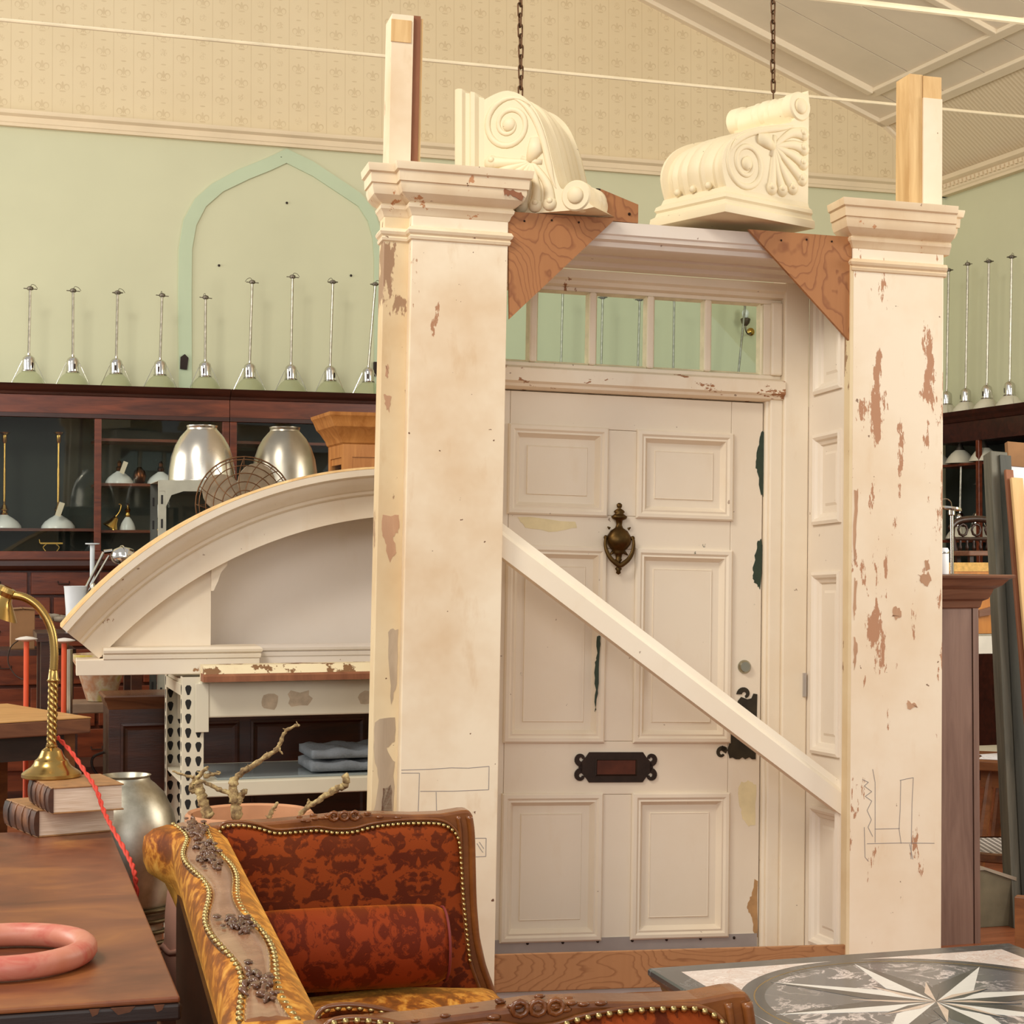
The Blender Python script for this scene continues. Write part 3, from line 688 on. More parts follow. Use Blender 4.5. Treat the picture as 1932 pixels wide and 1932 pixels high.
_b = MB(); _b.box(-.006, .006, -.041, -.036, .115, .15); _b = _b.build('cap_slot', M_iron); me_slot = _b.data; bpy.data.objects.remove(_b)
def part(nm, me, parent, M=None):
    o = bpy.data.objects.new(nm, me); COL.objects.link(o); o.parent = parent
    if M is not None: o.matrix_local = M
    return o
def pendant(M, H, tilt, label, group, kind=0, me_sh=None):
    t = thing('pendant_lamp', label, 'lamp', M, group)
    part('glass_shade', me_sh or me_shade, t); part('rim', me_rim, t); part('lamp_cap', me_cap, t); part('side_wire', me_wire, t, T(0, 0, 0, random.uniform(-.5, .5))); part('cap_slot', me_slot, t, T(0, 0, 0, random.uniform(-.7, .7)))
    top = Vector((tilt*(H-.2), 0, H))
    MB().tube([(0, 0, .205), top], .0085, 8).build('rod', M_rodp, t, smooth=True)
    q = MB(); q.lathe([(.003, -.012), (.018, -.008), (.021, .0), (.019, .01), (.008, .016)], 12, top)
    a = random.uniform(0, 3.1)
    if kind: q.lathe([(.001, .004), (.036, .0), (.036, .003), (.001, .007)], 14, top)
    else: q.tube([top+Vector((-.042, -.01*math.sin(a), .0)), top+Vector((.044, .01*math.sin(a), -.002))], .003, 5)
    q.tube(catmull([top+Vector((0, 0, .01)), top+Vector((.012*math.cos(a), 0, .028)), top+Vector((.034*math.cos(a), 0, .022)), top+Vector((.05*math.cos(a), 0, .002))], 4), .0016, 4)
    q.build('ceiling_rose', M_galv, t, smooth=True)
    return t
ordn = ['first', 'second', 'third', 'fourth', 'fifth', 'sixth', 'seventh', 'eighth', 'ninth']
rowL = [(54, 57, 545), (137, 138, 549), (219, 222, 553), (302, 306, 558), (387, 388, 562), (471, 476, 533), (549, 552, 523), (623, 628, 533), (695, 708, 537)]
GL = 'glass pendant lamps standing on the back wall fixtures'
for k, (bx, tx, ty) in enumerate(rowL):
    ub = loc(WALL, bx, 730, -.28)[0]; tu, tz = loc(WALL, tx, ty, -.28); H = tz-Ztop
    extra = {5: ', with a chipped rod', 6: ', the tallest of the row', 4: ', right of dark wall hole', 8: ', beside the left pilaster', 0: ', at the far left'}.get(k, '')
    pendant(WALL @ T(ub, -.28, Ztop+.001), H, (tu-ub)/max(H-.2, .1), 'clear glass pendant, %s from left on the fixture%s' % (ordn[k], extra), GL, k in (2, 7, 8))
for bx, tx, ty, lb in ((1058, 1062, 545, 'second'), (1134, 1137, 562, 'third'), (1203, 1207, 566, 'third, beside its glazing bar'), (1270, 1272, 566, 'fourth'), (1392, 1406, 575, 'fifth')):
    ub = loc(WALL, bx, 760, -.28)[0]; tu, tz = loc(WALL, tx, ty, -.28); H = tz-Ztop
    pendant(WALL @ T(ub, -.28, Ztop+.001), H, (tu-ub)/max(H-.2, .1), 'glass pendant lamp whose rod shows through the %s transom pane%s' % (lb.split(',')[0], lb[5:] if ',' in lb else ''), GL, 1)
# wall sconce with bare bulb, seen through the last pane
us, zs_ = loc(WALL, 1402, 600, -.02)
sc = thing('wall_sconce', 'wall sconce with curved arm and bare bulb behind the last transom pane', 'sconce', WALL @ T(us+.04, 0, zs_-.05))
MB().lathe([(.03, 0), (.03, .012), (.012, .02)], 14).build('back_plate', M_brass, sc, M=T(.03, 0, -.05, 0, R(90)), smooth=True)
MB().tube(catmull([(.03, -.01, -.05), (0, -.05, -.075), (-.04, -.09, -.075), (-.06, -.10, -.045), (-.06, -.10, -.01)], 5), .006, 6).build('arm', M_galv, sc, smooth='all')
MB().lathe([(.012, -.02), (.030, .0), (.038, .03), (.030, .038), (.02, .04)], 16, (-.06, -.10, 0)).build('gallery', M_galv, sc, smooth=True)
MB().lathe([(.014, .035), (.024, .055), (.028, .075), (.022, .095), (.006, .105)], 14, (-.06, -.10, 0)).build('bulb', M_white, sc, smooth='all')

# ------------------------------------------------------------------ right wall fixture with enamel shades
RW = WALL @ Matrix(((0, 1, 0, UC-.01), (-1, 0, 0, 0), (0, 0, 1, 0), (0, 0, 0, 1)))     # x runs towards the viewer, -y into the room... built below
RWd = .46
cr = thing('display_bookcase', 'dark fixture along the right wall with shelves of glass shades', 'bookcase', WALL @ T(UC-.01, -.5, 0), 'glazed mahogany shop fixtures')
zt_r = loc(WALL, 1800, 779, -.8)[1]
def rbox(nm, x0, x1, y0, y1, z0, z1, m): return MB().box(x0, x1, y0, y1, z0, z1).build(nm, m, cr, bevel=.003)
LR = 3.2
rbox('back_panel', -.02, 0, -LR, .47, 0, zt_r-.1, M_back)
cp = [(0, zt_r-.22), (0, zt_r-.08), (-.012, zt_r-.075), (-.02, zt_r-.05), (-.04, zt_r-.03), (-.05, zt_r), (.46, zt_r), (.46, zt_r-.22)]
MB().prism([(-RWd+x, z) for x, z in cp], -LR, 0).build('cornice', M_mahogd, cr, smooth=25)
rbox('carcass', -RWd, -.021, -LR, 0, 0, 1.2, M_mahogd)
for z in (zb(873, 1820) if False else loc(WALL, 1820, 872, -1.0)[1], loc(WALL, 1840, 1018, -1.0)[1]): rbox('shelf', -RWd+.03, -.021, -LR, 0, z-.02, z, M_mahog)
rz1, rz2 = loc(WALL, 1820, 872, -1.0)[1], loc(WALL, 1840, 1018, -1.0)[1]
for y in (-.02, -.62, -1.25, -1.9, -2.6): rbox('upright', -RWd, -RWd+.03, y-.02, y+.02, 1.2, zt_r-.22, M_mahog)
M_enam = m_plain('grey enamel', (196, 192, 172), .35, var=.08)
GR = 'glass pendant lamps standing on the right wall fixture'
rowR = [(1786, 745, 1798, 508), (1822, 748, 1833, 497), (1862, 745, 1873, 492), (1905, 742, 1922, 482)]
_b = MB().lathe(sh_prof, 24, cap=False).build('enamel_shade', M_enam, smooth='all'); me_en = _b.data; bpy.data.objects.remove(_b)
CRL = WALL @ T(UC-.01-.25, 0, 0)
def rloc(px, py): # point on the vertical plane through the middle of the right fixture
    M2 = CRL; n = M2.col[0].xyz; o = M2.translation; r = ray(px, py); t = ((o-EYEV).dot(n))/r.dot(n); p = EYEV+r*t-o
    return p.dot(M2.col[1].xyz), p.z
for k, (bx, by, tx, ty) in enumerate(rowR):
    y, z = rloc(bx, by); yt, zt = rloc(tx, ty)
    pendant(CRL @ T(0, y, zt_r+.001, R(-90)), zt-zt_r, -(yt-y)*.0+.04, 'pale glass pendant on a rod, %s from the right pilaster on the right wall' % ordn[k], GR, k != 1, me_en)
for k, (px, py) in enumerate(((1792, 868), (1838, 868), (1884, 868))):
    y, z = rloc(px, py); t = thing('enamel_shade', 'grey enamel lamp shade on the upper dark shelf, %s from the right pilaster' % ordn[k], 'lamp shade', CRL @ T(-.12, y, rz1+.001), 'enamel shades on the right wall shelf')
    part('shade', me_en, t); MB().lathe([(.036, .098), (.022, .125), (.01, .16)], 12).build('neck', M_galv, t, smooth=True)
for k, (px, H) in enumerate(((1838, .62), (1872, .40))):
    y, z = rloc(px, 1012); pendant(CRL @ T(-.12, y, rz2+.001, R(-90)), H, .05, ('tall pendant with rod inside the dark right wall shelf', 'shorter pendant beside it, partly behind the grey leaning post')[k], GR, 1, me_en)

# ------------------------------------------------------------------ things inside the left fixtures
def bx_pt(px, py, v): return loc(WALL, px, py, v)
def on_shelf(px, z, v=-.30): return WALL @ T(loc(WALL, px, 950, v)[0], v, z+.001)
def ruffle(a, k): return .03*math.cos(a*22)
def scallop_shade(t, r, h, z0=0, m=None):
    MB().lathe([(r*.22, h), (r*.3, h*.92), (r*.5, h*.78), (r*.8, h*.5), (r*.98, h*.18), (r, 0)], 44, (0, 0, z0), cap=False, flute=lambda a, k: .025*math.cos(a*22)*(k/5)).build('scalloped_shade', m or M_white, t, smooth='all')
for px, lb in ((8, 'brass pendant with twisted stem and white shade at the left frame edge'), (110, 'brass pendant with twisted stem, white shade and hanging paper tag')):
    t = thing('brass_pendant', lb, 'lamp', on_shelf(px, Sh_l[0]), 'brass pendants in the left fixture')
    scallop_shade(t, .105, .085)
    zt = bx_pt(px, 816, -.30)[1]-Sh_l[0]
    MB().lathe([(.022, .08), (.026, .095), (.018, .11), (.028, .12), (.018, .135), (.012, .15)], 16).build('gallery', M_brass, t, smooth=True)
    MB().tube([(0, 0, .15+i*(zt-.2)/60) for i in range(61)], [.008+.003*(i % 2) if 2 < i < 34 else .0075 for i in range(61)], 8).build('twisted_stem', M_brass, t, smooth='all')
    MB().lathe([(.010, zt-.07), (.016, zt-.06), (.016, zt-.02), (.034, zt-.004), (.036, zt)], 14).build('ceiling_cup', M_brass, t, smooth=True)
    if px > 50: MB().box(-.055, -.02, -.118, -.116, .07, .16).build('paper_tag', M_paper_tag, t, M=T(0, 0, 0, 0, 0, R(18)))
M_copper = m_metal('dark copper', (110, 64, 38), .3, .3, 10)
for px, lb, tg in ((225, 'white scalloped shade with brass gallery and paper tag on the upper shelf', 1), (303, 'white scalloped shade beside the slotted rack upright', 0)):
    t = thing('ceramic_shade', lb, 'lamp shade', on_shelf(px, Sh_r[1]), 'white shades in the left fixture'); scallop_shade(t, .088, .08)
    MB().lathe([(.02, .083), (.024, .1), (.014, .115), (.016, .135), (.006, .15)], 14).build('gallery', M_copper, t, smooth=True)
    if tg: MB().box(-.035, -.005, -.10, -.098, .06, .14).build('paper_tag', M_paper_tag, t, M=T(0, 0, 0, 0, 0, R(20)))
t = tag(MB().lathe([(.02, 0), (.036, .01), (.044, .05), (.036, .085), (.02, .1), (.012, .11)], 20).build('copper_shade', M_copper, M=on_shelf(263, Sh_r[1]), smooth='all'), 'small dark copper bowl shade between two white shades', 'lamp shade')
t = thing('brass_bell_lamp', 'small brass bell-shaped wall light lying on the lower shelf', 'lamp', on_shelf(208, Sh_r[2]))
MB().lathe([(.012, .08), (.02, .07), (.03, .04), (.05, .01), (.052, 0)], 18, cap=False).build('bell', M_brass, t, M=T(0, 0, .015, 0, 0, R(30)), smooth='all')
MB().tube(catmull([(.03, 0, .08), (.06, 0, .12), (.07, 0, .16), (.055, 0, .17)], 5), .005, 6).build('arm', M_brass, t, smooth='all')
t = thing('brass_neck_lamp', 'small ribbed white lamp with ball-topped brass neck', 'lamp', on_shelf(241, Sh_r[2])); scallop_shade(t, .05, .09)
MB().lathe([(.014, .085), (.018, .1), (.012, .115), (.02, .13), (.01, .145), (.006, .16), (.012, .168), (.003, .178)], 14).build('gallery', M_brass, t, smooth=True)
t = thing('globe_lamp', 'plain white glass globe on a short brass stand seen through the rack', 'lamp', on_shelf(301, Sh_r[2]))
MB().ball((0, 0, .125), .045, 18, 12).build('globe', M_white, t, smooth='all'); MB().lathe([(.03, 0), (.03, .008), (.008, .015), (.008, .08), (.014, .085)], 14).build('stand', M_brass, t, smooth=True)
t = thing('brass_inkstand', 'low brass stand with two legs on the fixture floor', 'stand', on_shelf(97, Zg0))
MB().box(-.07, .07, -.03, .03, .045, .055).build('tray', M_brass, t); MB().tube([(-.07, 0, .05), (-.075, 0, .075)], .005, 6).build('finial', M_brass, t)
for s in (-1, 1): MB().tube(catmull([(s*.03, 0, .045), (s*.05, 0, .025), (s*.035, 0, .0)], 4), .005, 6).build('leg', M_brass, t)
# ------------------------------------------------------------------ steel shelving behind the doorcase, left
M_shelfp = m_plain('cream enamelled steel', (222, 214, 190), .45, var=.05, sc=4)
M_slot = m_plain('slot shadow', (30, 28, 26), .8)
M_tape = m_plain('tape residue', (196, 178, 150), .8, var=.2, sc=30)
SM = frame((P(365, 1300, 7.05).x, 7.05, 0), 17)
shelf = thing('steel_shelving', 'cream slotted steel shelving rack under the arched pediment', 'shelving', SM)
SZ = 1.115; SWd = 1.7; SDp = .62
def slot_hole(px, z): return [(px-.007, z-.012), (px-.004, z-.02), (px+.004, z-.02), (px+.007, z-.012), (px+.011, z), (px+.012, z+.01), (px+.006, z+.018), (px-.006, z+.018), (px-.012, z+.01), (px-.011, z)]
def upright(x, y, sx, sy):
    """angle post: one flange along x, one along y"""
    b = MB(); x0, x1 = sorted((x, x+sx*.082)); y0, y1 = sorted((y, y+sy*.06))
    b.box(x0, x1, y-.0015, y+.0015, 0, SZ+.015); b.box(x-.0015, x+.0015, y0, y1, 0, SZ+.015)
    o = b.build('post', M_shelfp, shelf)
    for r in range(19):
        z = SZ-.035-r*.0555
        if z < .03: break
        for fx in (.022, .062):
            hx = x+sx*fx; MB().prism(slot_hole(hx, z), y-.0022, y+.0022).build('slot', M_slot, o)
        for fy in (.03,): MB().prism([(p[0], p[1]) for p in slot_hole(y+sy*fy, z)], x-.0022, x+.0022, 'x').build('slot', M_slot, o)
    return o
PX0 = -.042
upright(PX0, 0, 1, 1); upright(PX0, SDp, 1, -1); upright(PX0+SWd, 0, -1, 1); upright(PX0+SWd, SDp, -1, -1)
for y in (-.012, SDp-.02):
    bm = MB().box(PX0+.06, PX0+SWd-.06, y, y+.03, SZ-.145, SZ-.005).build('beam', M_shelfp, shelf, bevel=.006)
    if y < 0:
        for (xa, ya, xb, yb) in ((488, 1308, 525, 1340), (540, 1303, 592, 1333), (675, 1303, 702, 1328)):
            a = loc(SM, xa, ya, -.012); c = loc(SM, xb, yb, -.012); q = []
            for k in range(12):
                t = k/12*2*math.pi; rr = random.uniform(.62, 1.05); q.append(((a[0]+c[0])/2+(c[0]-a[0])/2*rr*max(-1, min(1, 1.3*math.cos(t))), (a[1]+c[1])/2+(c[1]-a[1])/2*rr*max(-1, min(1, 1.3*math.sin(t)))))
            MB().prism(q, -.0132, -.0118).build('tape_residue', M_tape, bm)
    MB().box(PX0+.048, PX0+.10, y-.006, y, SZ-.2, SZ-.01).build('beam_bracket', M_shelfp, shelf, bevel=.002)
MB().box(PX0+.005, PX0+SWd-.005, .02, SDp-.03, SZ-.015, SZ-.002).build('deck', M_shelfp, shelf)
for x in (PX0-.002, PX0+SWd-.022): MB().box(x, x+.024, .06, SDp-.06, SZ-.06, SZ-.016).build('side_tie', M_shelfp, shelf)
for z0 in (.66,):
    for y in (-.012, SDp-.02): MB().box(PX0+.06, PX0+SWd-.06, y, y+.03, z0, z0+.06).build('lower_beam', M_shelfp, shelf, bevel=.005)
    MB().box(PX0+.005, PX0+SWd-.005, .02, SDp-.03, z0+.045, z0+.058).build('lower_deck', M_shelfp, shelf)
LZ = .719
o = tag(MB().box(.10, 1.5, .05, .55, 0, .008).build('glass_sheet', m_plain('grey glass sheet', (140, 148, 148), .1, var=.1), M=SM @ T(0, 0, LZ)), 'sheet of grey glass lying on the lower shelf', 'glass sheet')
# folded blanket
bl = MB(); nx, ny = 22, 14
Mb = SM @ T(loc(SM, 640, 1440, .2)[0]+.05, .22, LZ+.009)
for lay, (zz, th) in enumerate(((0, .05), (.052, .045))):
    vs = []
    for i in range(nx):
        for j in range(ny):
            u = i/(nx-1)*2-1; v = j/(ny-1)*2-1; e = max(abs(u)**6, abs(v)**6)
            vs.append((u*(.19-lay*.004), v*.15, zz+th*(1-.22*e)+.006*math.sin(9*u+3*v+lay)+.004*math.sin(17*v+5*u)))
    vs2 = [(x, y, zz+.18*th*max(abs(x/.19)**6, abs(y/.15)**6)) for x, y, z in vs]; n0 = nx*ny; fs = []
    for i in range(nx-1):
        for j in range(ny-1):
            a = i*ny+j; fs += [(a, a+ny, a+ny+1, a+1), (n0+a, n0+a+1, n0+a+ny+1, n0+a+ny)]
    for i in range(nx-1): fs += [(i*ny, n0+i*ny, n0+(i+1)*ny, (i+1)*ny), (i*ny+ny-1, (i+1)*ny+ny-1, n0+(i+1)*ny+ny-1, n0+i*ny+ny-1)]
    for j in range(ny-1): fs += [(j, j+1, n0+j+1, n0+j), ((nx-1)*ny+j, n0+(nx-1)*ny+j, n0+(nx-1)*ny+j+1, (nx-1)*ny+j+1)]
    bl.add(vs+vs2, fs)
tag(bl.build('folded_blanket', m_plain('grey fleece', (122, 128, 134), .95, var=.2, sc=14, bump=.6), M=Mb, smooth='all'), 'folded grey fleece blanket on the lower shelf', 'blanket')
# cream moulded board lying on the front of the shelf
bd = MB(); bd.prism([(-.10, SZ+.0), (-.10, SZ+.014), (-.085, SZ+.034), (-.06, SZ+.062), (.03, SZ+.062), (.05, SZ+.0)], .03, 1.3, 'x')
M_board = m_paint('board paint', (232, 216, 178), (130, 92, 56), .16, .4, (190, 150, 96), chipsc=9, elong=1, seed=13)
cb = thing('moulded_board', 'loose cream moulded board with broken brown edge on the shelf front', 'board', SM)
bd.build('board', M_board, cb, smooth=20)
eg = MB(); eg.prism([(-.104, SZ+.0), (-.104, SZ+.022), (-.09, SZ+.03), (-.02, SZ+.03), (-.02, SZ)], .025, 1.29, 'x'); eg.build('broken_edge', M_rawd, cb)

# ------------------------------------------------------------------ segmental arched pediment standing on the shelving
PM = frame((P(400, 1050, 7.45).x, 7.45, 0), 14.0)
M_ped = m_paint('pediment paint', (226, 214, 194), (150, 108, 70), .045, .32, (200, 168, 126), chipsc=6, elong=1, seed=15)
M_pedin = m_paint('tympanum paint', (214, 204, 194), (150, 108, 70), .0, .2, (196, 176, 150), seed=17)
ped = thing('arched_pediment', 'large white segmental arched pediment with layered mouldings', 'pediment', PM)
oc, orad = (.748, .227), 1.735; ic, irad = (.86, .0), 1.775; MIDU = .80; PB = 1.13
def arc_pt(c, r, u): return c[1]+math.sqrt(max(r*r-(u-c[0])**2, 0))
US = -.60; NSEG = 36
def sweep(prof, name, mat, m_in=1.0):
    """prof = [(fraction from outer 0 to inner 1, v)] swept along the arch (left half measured, right half mirrored)"""
    b = MB(); n = len(prof); sec = []
    def pt(s, fr):
        uo = US+(MIDU-US)*s; ui = (-.455)+(MIDU-(-.455))*s
        a = Vector((uo, arc_pt(oc, orad, uo))); c = Vector((ui, arc_pt(ic, irad, ui)))
        return a+(c-a)*fr
    ss = [i/NSEG for i in range(NSEG+1)]
    vs = []
    for s in ss:
        for fr, v in prof: p = pt(s, fr); vs.append((p.x, v, p.y))
    for s in ss[-2::-1]:
        for fr, v in prof: p = pt(s, fr); vs.append((2*MIDU-p.x, v, p.y))
    m = len(vs)//n; fs = [tuple(range(n)), tuple((m-1)*n+i for i in range(n))]
    for i in range(m-1):
        for k in range(n): l = (k+1) % n; fs.append((i*n+k, i*n+l, (i+1)*n+l, (i+1)*n+k))
    b.add(vs, fs); return b.build(name, mat, ped, smooth=28)
sweep([(0, -.235), (.13, -.235), (.16, -.222), (.17, -.212), (.24, -.206), (.33, -.185), (.40, -.165), (.43, -.158), (.44, -.150), (.50, -.146), (.53, -.138), (.54, -.128), (1.0, -.122), (1.0, .14), (0, .14)], 'arch_moulding', M_ped)
sweep([(-.05, -.225), (-.003, -.236), (-.003, .14), (-.05, .14)], 'top_edge', M_raw)
# tympanum (recessed field)
ty = [(-.40, PB+.09)]
for i in range(25):
    u = -.42+(MIDU+.42)*i/24; ty.append((u, arc_pt(ic, irad, u)+.05))
ty += [(2*MIDU-u, z) for u, z in ty[-2::-1]]
MB().prism(ty, .13, .155).build('tympanum', M_pedin, ped)
for sgn in (0, 1):
    fu = (lambda u: u) if not sgn else (lambda u: 2*MIDU-u)
    blk = [(fu(-.44), PB+.095)]+[(fu(-.44+.43*i/10), arc_pt(ic, irad, -.44+.43*i/10)+.02) for i in range(11)]+[(fu(-.01), PB+.095)]
    MB().prism(blk, -.075, .13).build('corner_block', M_ped, ped)
    # moulding return on the block's end
    rp = [(-.01, 1.58), (.055, 1.60), (.055, 1.565), (.03, 1.535), (.018, 1.50), (.0, 1.46), (-.01, 1.46)]
    MB().prism([(fu(u), z) for u, z in rp], -.09, .13).build('block_return', M_ped, ped)
    x0, x1 = sorted((fu(-.545), fu(.175)))
    e = MB(); e.box(x0, x1, -.215, -.02, PB, PB+.062); e.build('end_base', M_ped, ped, bevel=.003)
    x0, x1 = sorted((fu(-.44), fu(.175)))
    MB().stack(x0, x1, -.215, -.02, [(0, PB+.062), (.004, PB+.064), (.006, PB+.078), (.0, PB+.082), (.010, PB+.088), (.012, PB+.098), (.0, PB+.108)], 'fr' if not sgn else 'fl').build('base_moulding', M_ped, ped, smooth=25)
cb_ = MB(); cb_.stack(.175, 2*MIDU-.175, -.13, -.02, [(0, PB), (0, PB+.062), (.004, PB+.064), (.006, PB+.078), (.0, PB+.082), (.010, PB+.088), (.012, PB+.098), (-.01, PB+.108)], 'f'); cb_.build('centre_base', M_pedin, ped, smooth=25)

# ------------------------------------------------------------------ behind the pediment: slotted rack with aluminium domes, fan, oak cabinet
M_grey = m_plain('grey rack steel', (168, 166, 150), .5, .3, .15, 10)
M_greyd = m_plain('dark rack side', (84, 86, 80), .5, .3, .2, 10)
RD = 9.0; RM = frame((P(300, 1000, RD).x, RD, 0), 17)
rk = thing('angle_iron_rack', 'grey slotted angle-iron rack carrying the silver domes', 'rack', RM)
rz = loc(RM, 330, 906, 0)[1]
for x in (0, .86):
    for y in (0, .42):
        s = 1 if x == 0 else -1
        q = MB(); q.box(x-.002, x+.002, y-.002 if y else 0, y+.002 if y else .04, 0, rz-.002)
        q.box(*sorted((x, x+s*.035)), y-.002, y+.002, 0, rz-.002); q = q.build('rack_post', M_grey if y == 0 else M_greyd, rk)
        for k in range(11): MB().box(x+s*.014-.005, x+s*.014+.005, y-.0035, y+.0035, rz-.12-k*.12, rz-.075-k*.12).build('slot', M_slot, q)
MB().box(-.002, .862, -.004, .424, rz-.004, rz).build('rack_top', M_grey, rk); MB().box(0, .86, -.004, -.002, rz-.055, rz-.004).build('rack_edge', M_grey, rk)
for x in (.03, .83):
    s = 1 if x < .5 else -1
    MB().prism([(x, rz-.055), (x+s*.09, rz-.055), (x+s*.03, rz-.075), (x, rz-.14)], -.004, -.002).build('gusset', M_grey, rk)
MB().box(.0, .86, 0, .42, 1.48, 1.484).build('rack_shelf', M_grey, rk)
dome_prof = [(.171, 0), (.168, .06), (.158, .125), (.138, .185), (.112, .23), (.088, .258), (.078, .268), (.076, .276), (.080, .286), (.080, .290), (.074, .29)]
def dome(px, bz, v, sc, lb, mat, M=RM):
    u = loc(M, px, 900, v)[0]
    t = thing('dome_shade', lb, 'lamp shade', M @ T(u, v, bz, 0, 0, 0, sc), 'aluminium dome shades')
    MB().lathe(dome_prof, 40, cap=False).build('dome', mat, t, smooth=30); MB().lathe([(.172, .0), (.174, .004), (.170, .008)], 40, cap=False).build('rolled_rim', mat, t, smooth='all')
    MB().lathe([(.075, .27), (.001, .272)], 24, cap=False).build('throat', M_slot, t)
dome(381, rz+.001, .20, 1.0, 'polished aluminium dome shade on the rack, left one with bright highlight', M_alu)
dome(537, rz+.001, .20, 1.0, 'duller aluminium dome shade on the rack, beside the oak cabinet', M_alud)
dome(398, 1.486, .21, .82, 'smaller grey dome shade on the lower rack shelf, half hidden', m_metal('grey blue aluminium', (150, 154, 160), .35))
# desk fan with round paddle blades and wire cage
FD = 8.5; FM = frame(P(461, 952, FD), 10)
fan = thing('cage_fan', 'old electric fan with round paddle blades and rusty wire cage', 'fan', FM)
M_rust = m_metal('rusty wire', (118, 84, 58), .5, .4, 30); M_blade = m_plain('grey brown blade', (146, 128, 104), .6, .2, .3, 14)
rc = .226
for k, rr in enumerate((1, .93, .8, .64, .46, .28)):
    yy = -.05-.06*(1-rr*rr) if k else 0
    MB().tube([(rc*rr*math.cos(a*math.pi/18), yy, rc*rr*math.sin(a*math.pi/18)) for a in range(36)], .0028 if k else .004, 5, closed=True).build('cage_ring', M_rust, fan, smooth='all')
for k in range(16):
    a0 = k*math.pi/8
    pts = []
    for i in range(8):
        rr = 1-.8*i/7; a = a0+.5*(1-rr); pts.append((rc*rr*math.cos(a), -.05-.06*(1-rr*rr) if i else 0, rc*rr*math.sin(a)))
    MB().tube(pts, .0022, 5).build('cage_spoke', M_rust, fan)
for k in range(20):
    a = k*math.pi/10; MB().tube([(rc*math.cos(a), 0, rc*math.sin(a)), (rc*.95*math.cos(a), .07, rc*.95*math.sin(a)), (.06*math.cos(a), .10, .06*math.sin(a))], .0022, 5).build('back_wire', M_rust, fan)
for k in range(4):
    a = R(62)+k*math.pi/2; c = Vector((math.cos(a), 0, math.sin(a)))*.118
    q = MB(); n = 20; vs = [(0, 0, 0)]+[(.092*math.cos(i*2*math.pi/n), .0, .092*math.sin(i*2*math.pi/n)) for i in range(n)]
    q.add([(x, y-.004, z) for x, y, z in vs]+[(x, y+.004, z) for x, y, z in vs], [(0, 1+i, 1+(i+1) % n) for i in range(n)]+[(n+1, n+2+(i+1) % n, n+2+i) for i in range(n)]+[(1+i, n+2+i, n+2+(i+1) % n, 1+(i+1) % n) for i in range(n)])
    q.build('fan_blade', M_blade, fan, M=Matrix.Translation(c) @ Matrix.Rotation(a*0, 4, 'Y') @ Matrix.Rotation(R(18), 4, c.normalized()))
MB().lathe([(.03, -.09), (.04, -.06), (.045, 0), (.06, .06), (.07, .12), (.06, .17), (.02, .19)], 20).build('motor', M_rust, fan, M=Matrix.Rotation(R(-90), 4, 'X'), smooth='all')
fz = FM.translation.z
MB().lathe([(.11, -fz), (.11, -fz+.02), (.03, -fz+.05), (.018, -fz+.12), (.016, -.04)], 20, (0, .14, 0)).build('stand', M_rust, fan, smooth=True)
# oak glazed cabinet
OD = 10.0; OM = frame((P(648, 880, OD).x, OD, 0), 19.3)
M_oak = m_wood('golden oak', (156, 96, 44), (204, 142, 78), (9, 9, 1.0), .4)
oz = lambda y: loc(OM, 660, y, 0)[1]
ok = thing('oak_cabinet', 'golden oak glazed cabinet with heavy cornice beside the left pilaster', 'cabinet', OM)
OW, ODp = .75, .36
MB().stack(0, OW, 0, ODp, [(0, oz(838)), (.01, oz(835)), (.02, oz(826)), (.03, oz(822)), (.05, oz(812)), (.07, oz(806)), (.08, oz(798)), (.09, oz(790)), (.10, oz(786)), (.105, oz(780))], 'lfr').build('cornice', M_oak, ok, smooth=20)
MB().box(0, OW, 0, ODp, oz(862), oz(838)).build('frieze', M_oak, ok)
for k in range(60): MB().box(.004+k*.0123, .011+k*.0123, -.006, 0, oz(836), oz(831)).build('dentil', M_oak, ok) if k % 1 == 0 else None
for x in (0, OW-.05):
    for y in (0, ODp-.05): MB().box(x, x+.05, y, y+.05, 0, oz(862)).build('corner_post', M_oak, ok)
MB().box(.05, OW-.05, .008, .03, oz(886), oz(862)-.001).build('door_rail', M_oak, ok); MB().box(.05, .10, .008, .03, .9, oz(886)).build('door_stile', M_oak, ok); MB().box(OW-.10, OW-.05, .008, .03, .9, oz(886)).build('door_stile', M_oak, ok)
MB().box(.10, OW-.10, .018, .021, .9, oz(886)).build('pane', M_cglass, ok)
MB().box(.008, .02, .05, ODp-.05, oz(875), oz(862)-.001).build('side_rail', M_oak, ok); MB().box(.012, .015, .05, ODp-.05, .9, oz(875)).build('pane', M_cglass, ok)
MB().box(0.051, OW-.051, ODp-.02, ODp-.001, .1, oz(862)-.001).build('back_panel', M_oak, ok); MB().box(.001, OW-.001, .001, ODp-.001, .05, .9).build('base_cupboard', M_oak, ok)

# ------------------------------------------------------------------ clutter behind the pediment at the left
M_darkw = m_wood('dark carcass wood', (40, 20, 12), (78, 40, 22), (1.2, 9, 9), .35)
BT = frame((P(190, 1190, 8.75).x, 8.75, 0), 17)
TZ = 1.23
tb = thing('storage_bench', 'dark timber storage bench behind the pediment loaded with clutter', 'bench', BT)
MB().box(-.30, .22, 0, .5, TZ-.04, TZ).build('top', M_darkw, tb)
for x in (-.28, .15):
    for y in (.02, .43): MB().box(x, x+.05, y, y+.05, 0, TZ-.04).build('leg', M_darkw, tb)
MB().box(-.28, .20, .03, .47, .55, .58).build('lower_shelf', M_darkw, tb)
def onb(px, v=.15): return BT @ T(loc(BT, px, 1100, v)[0], v, TZ+.001)
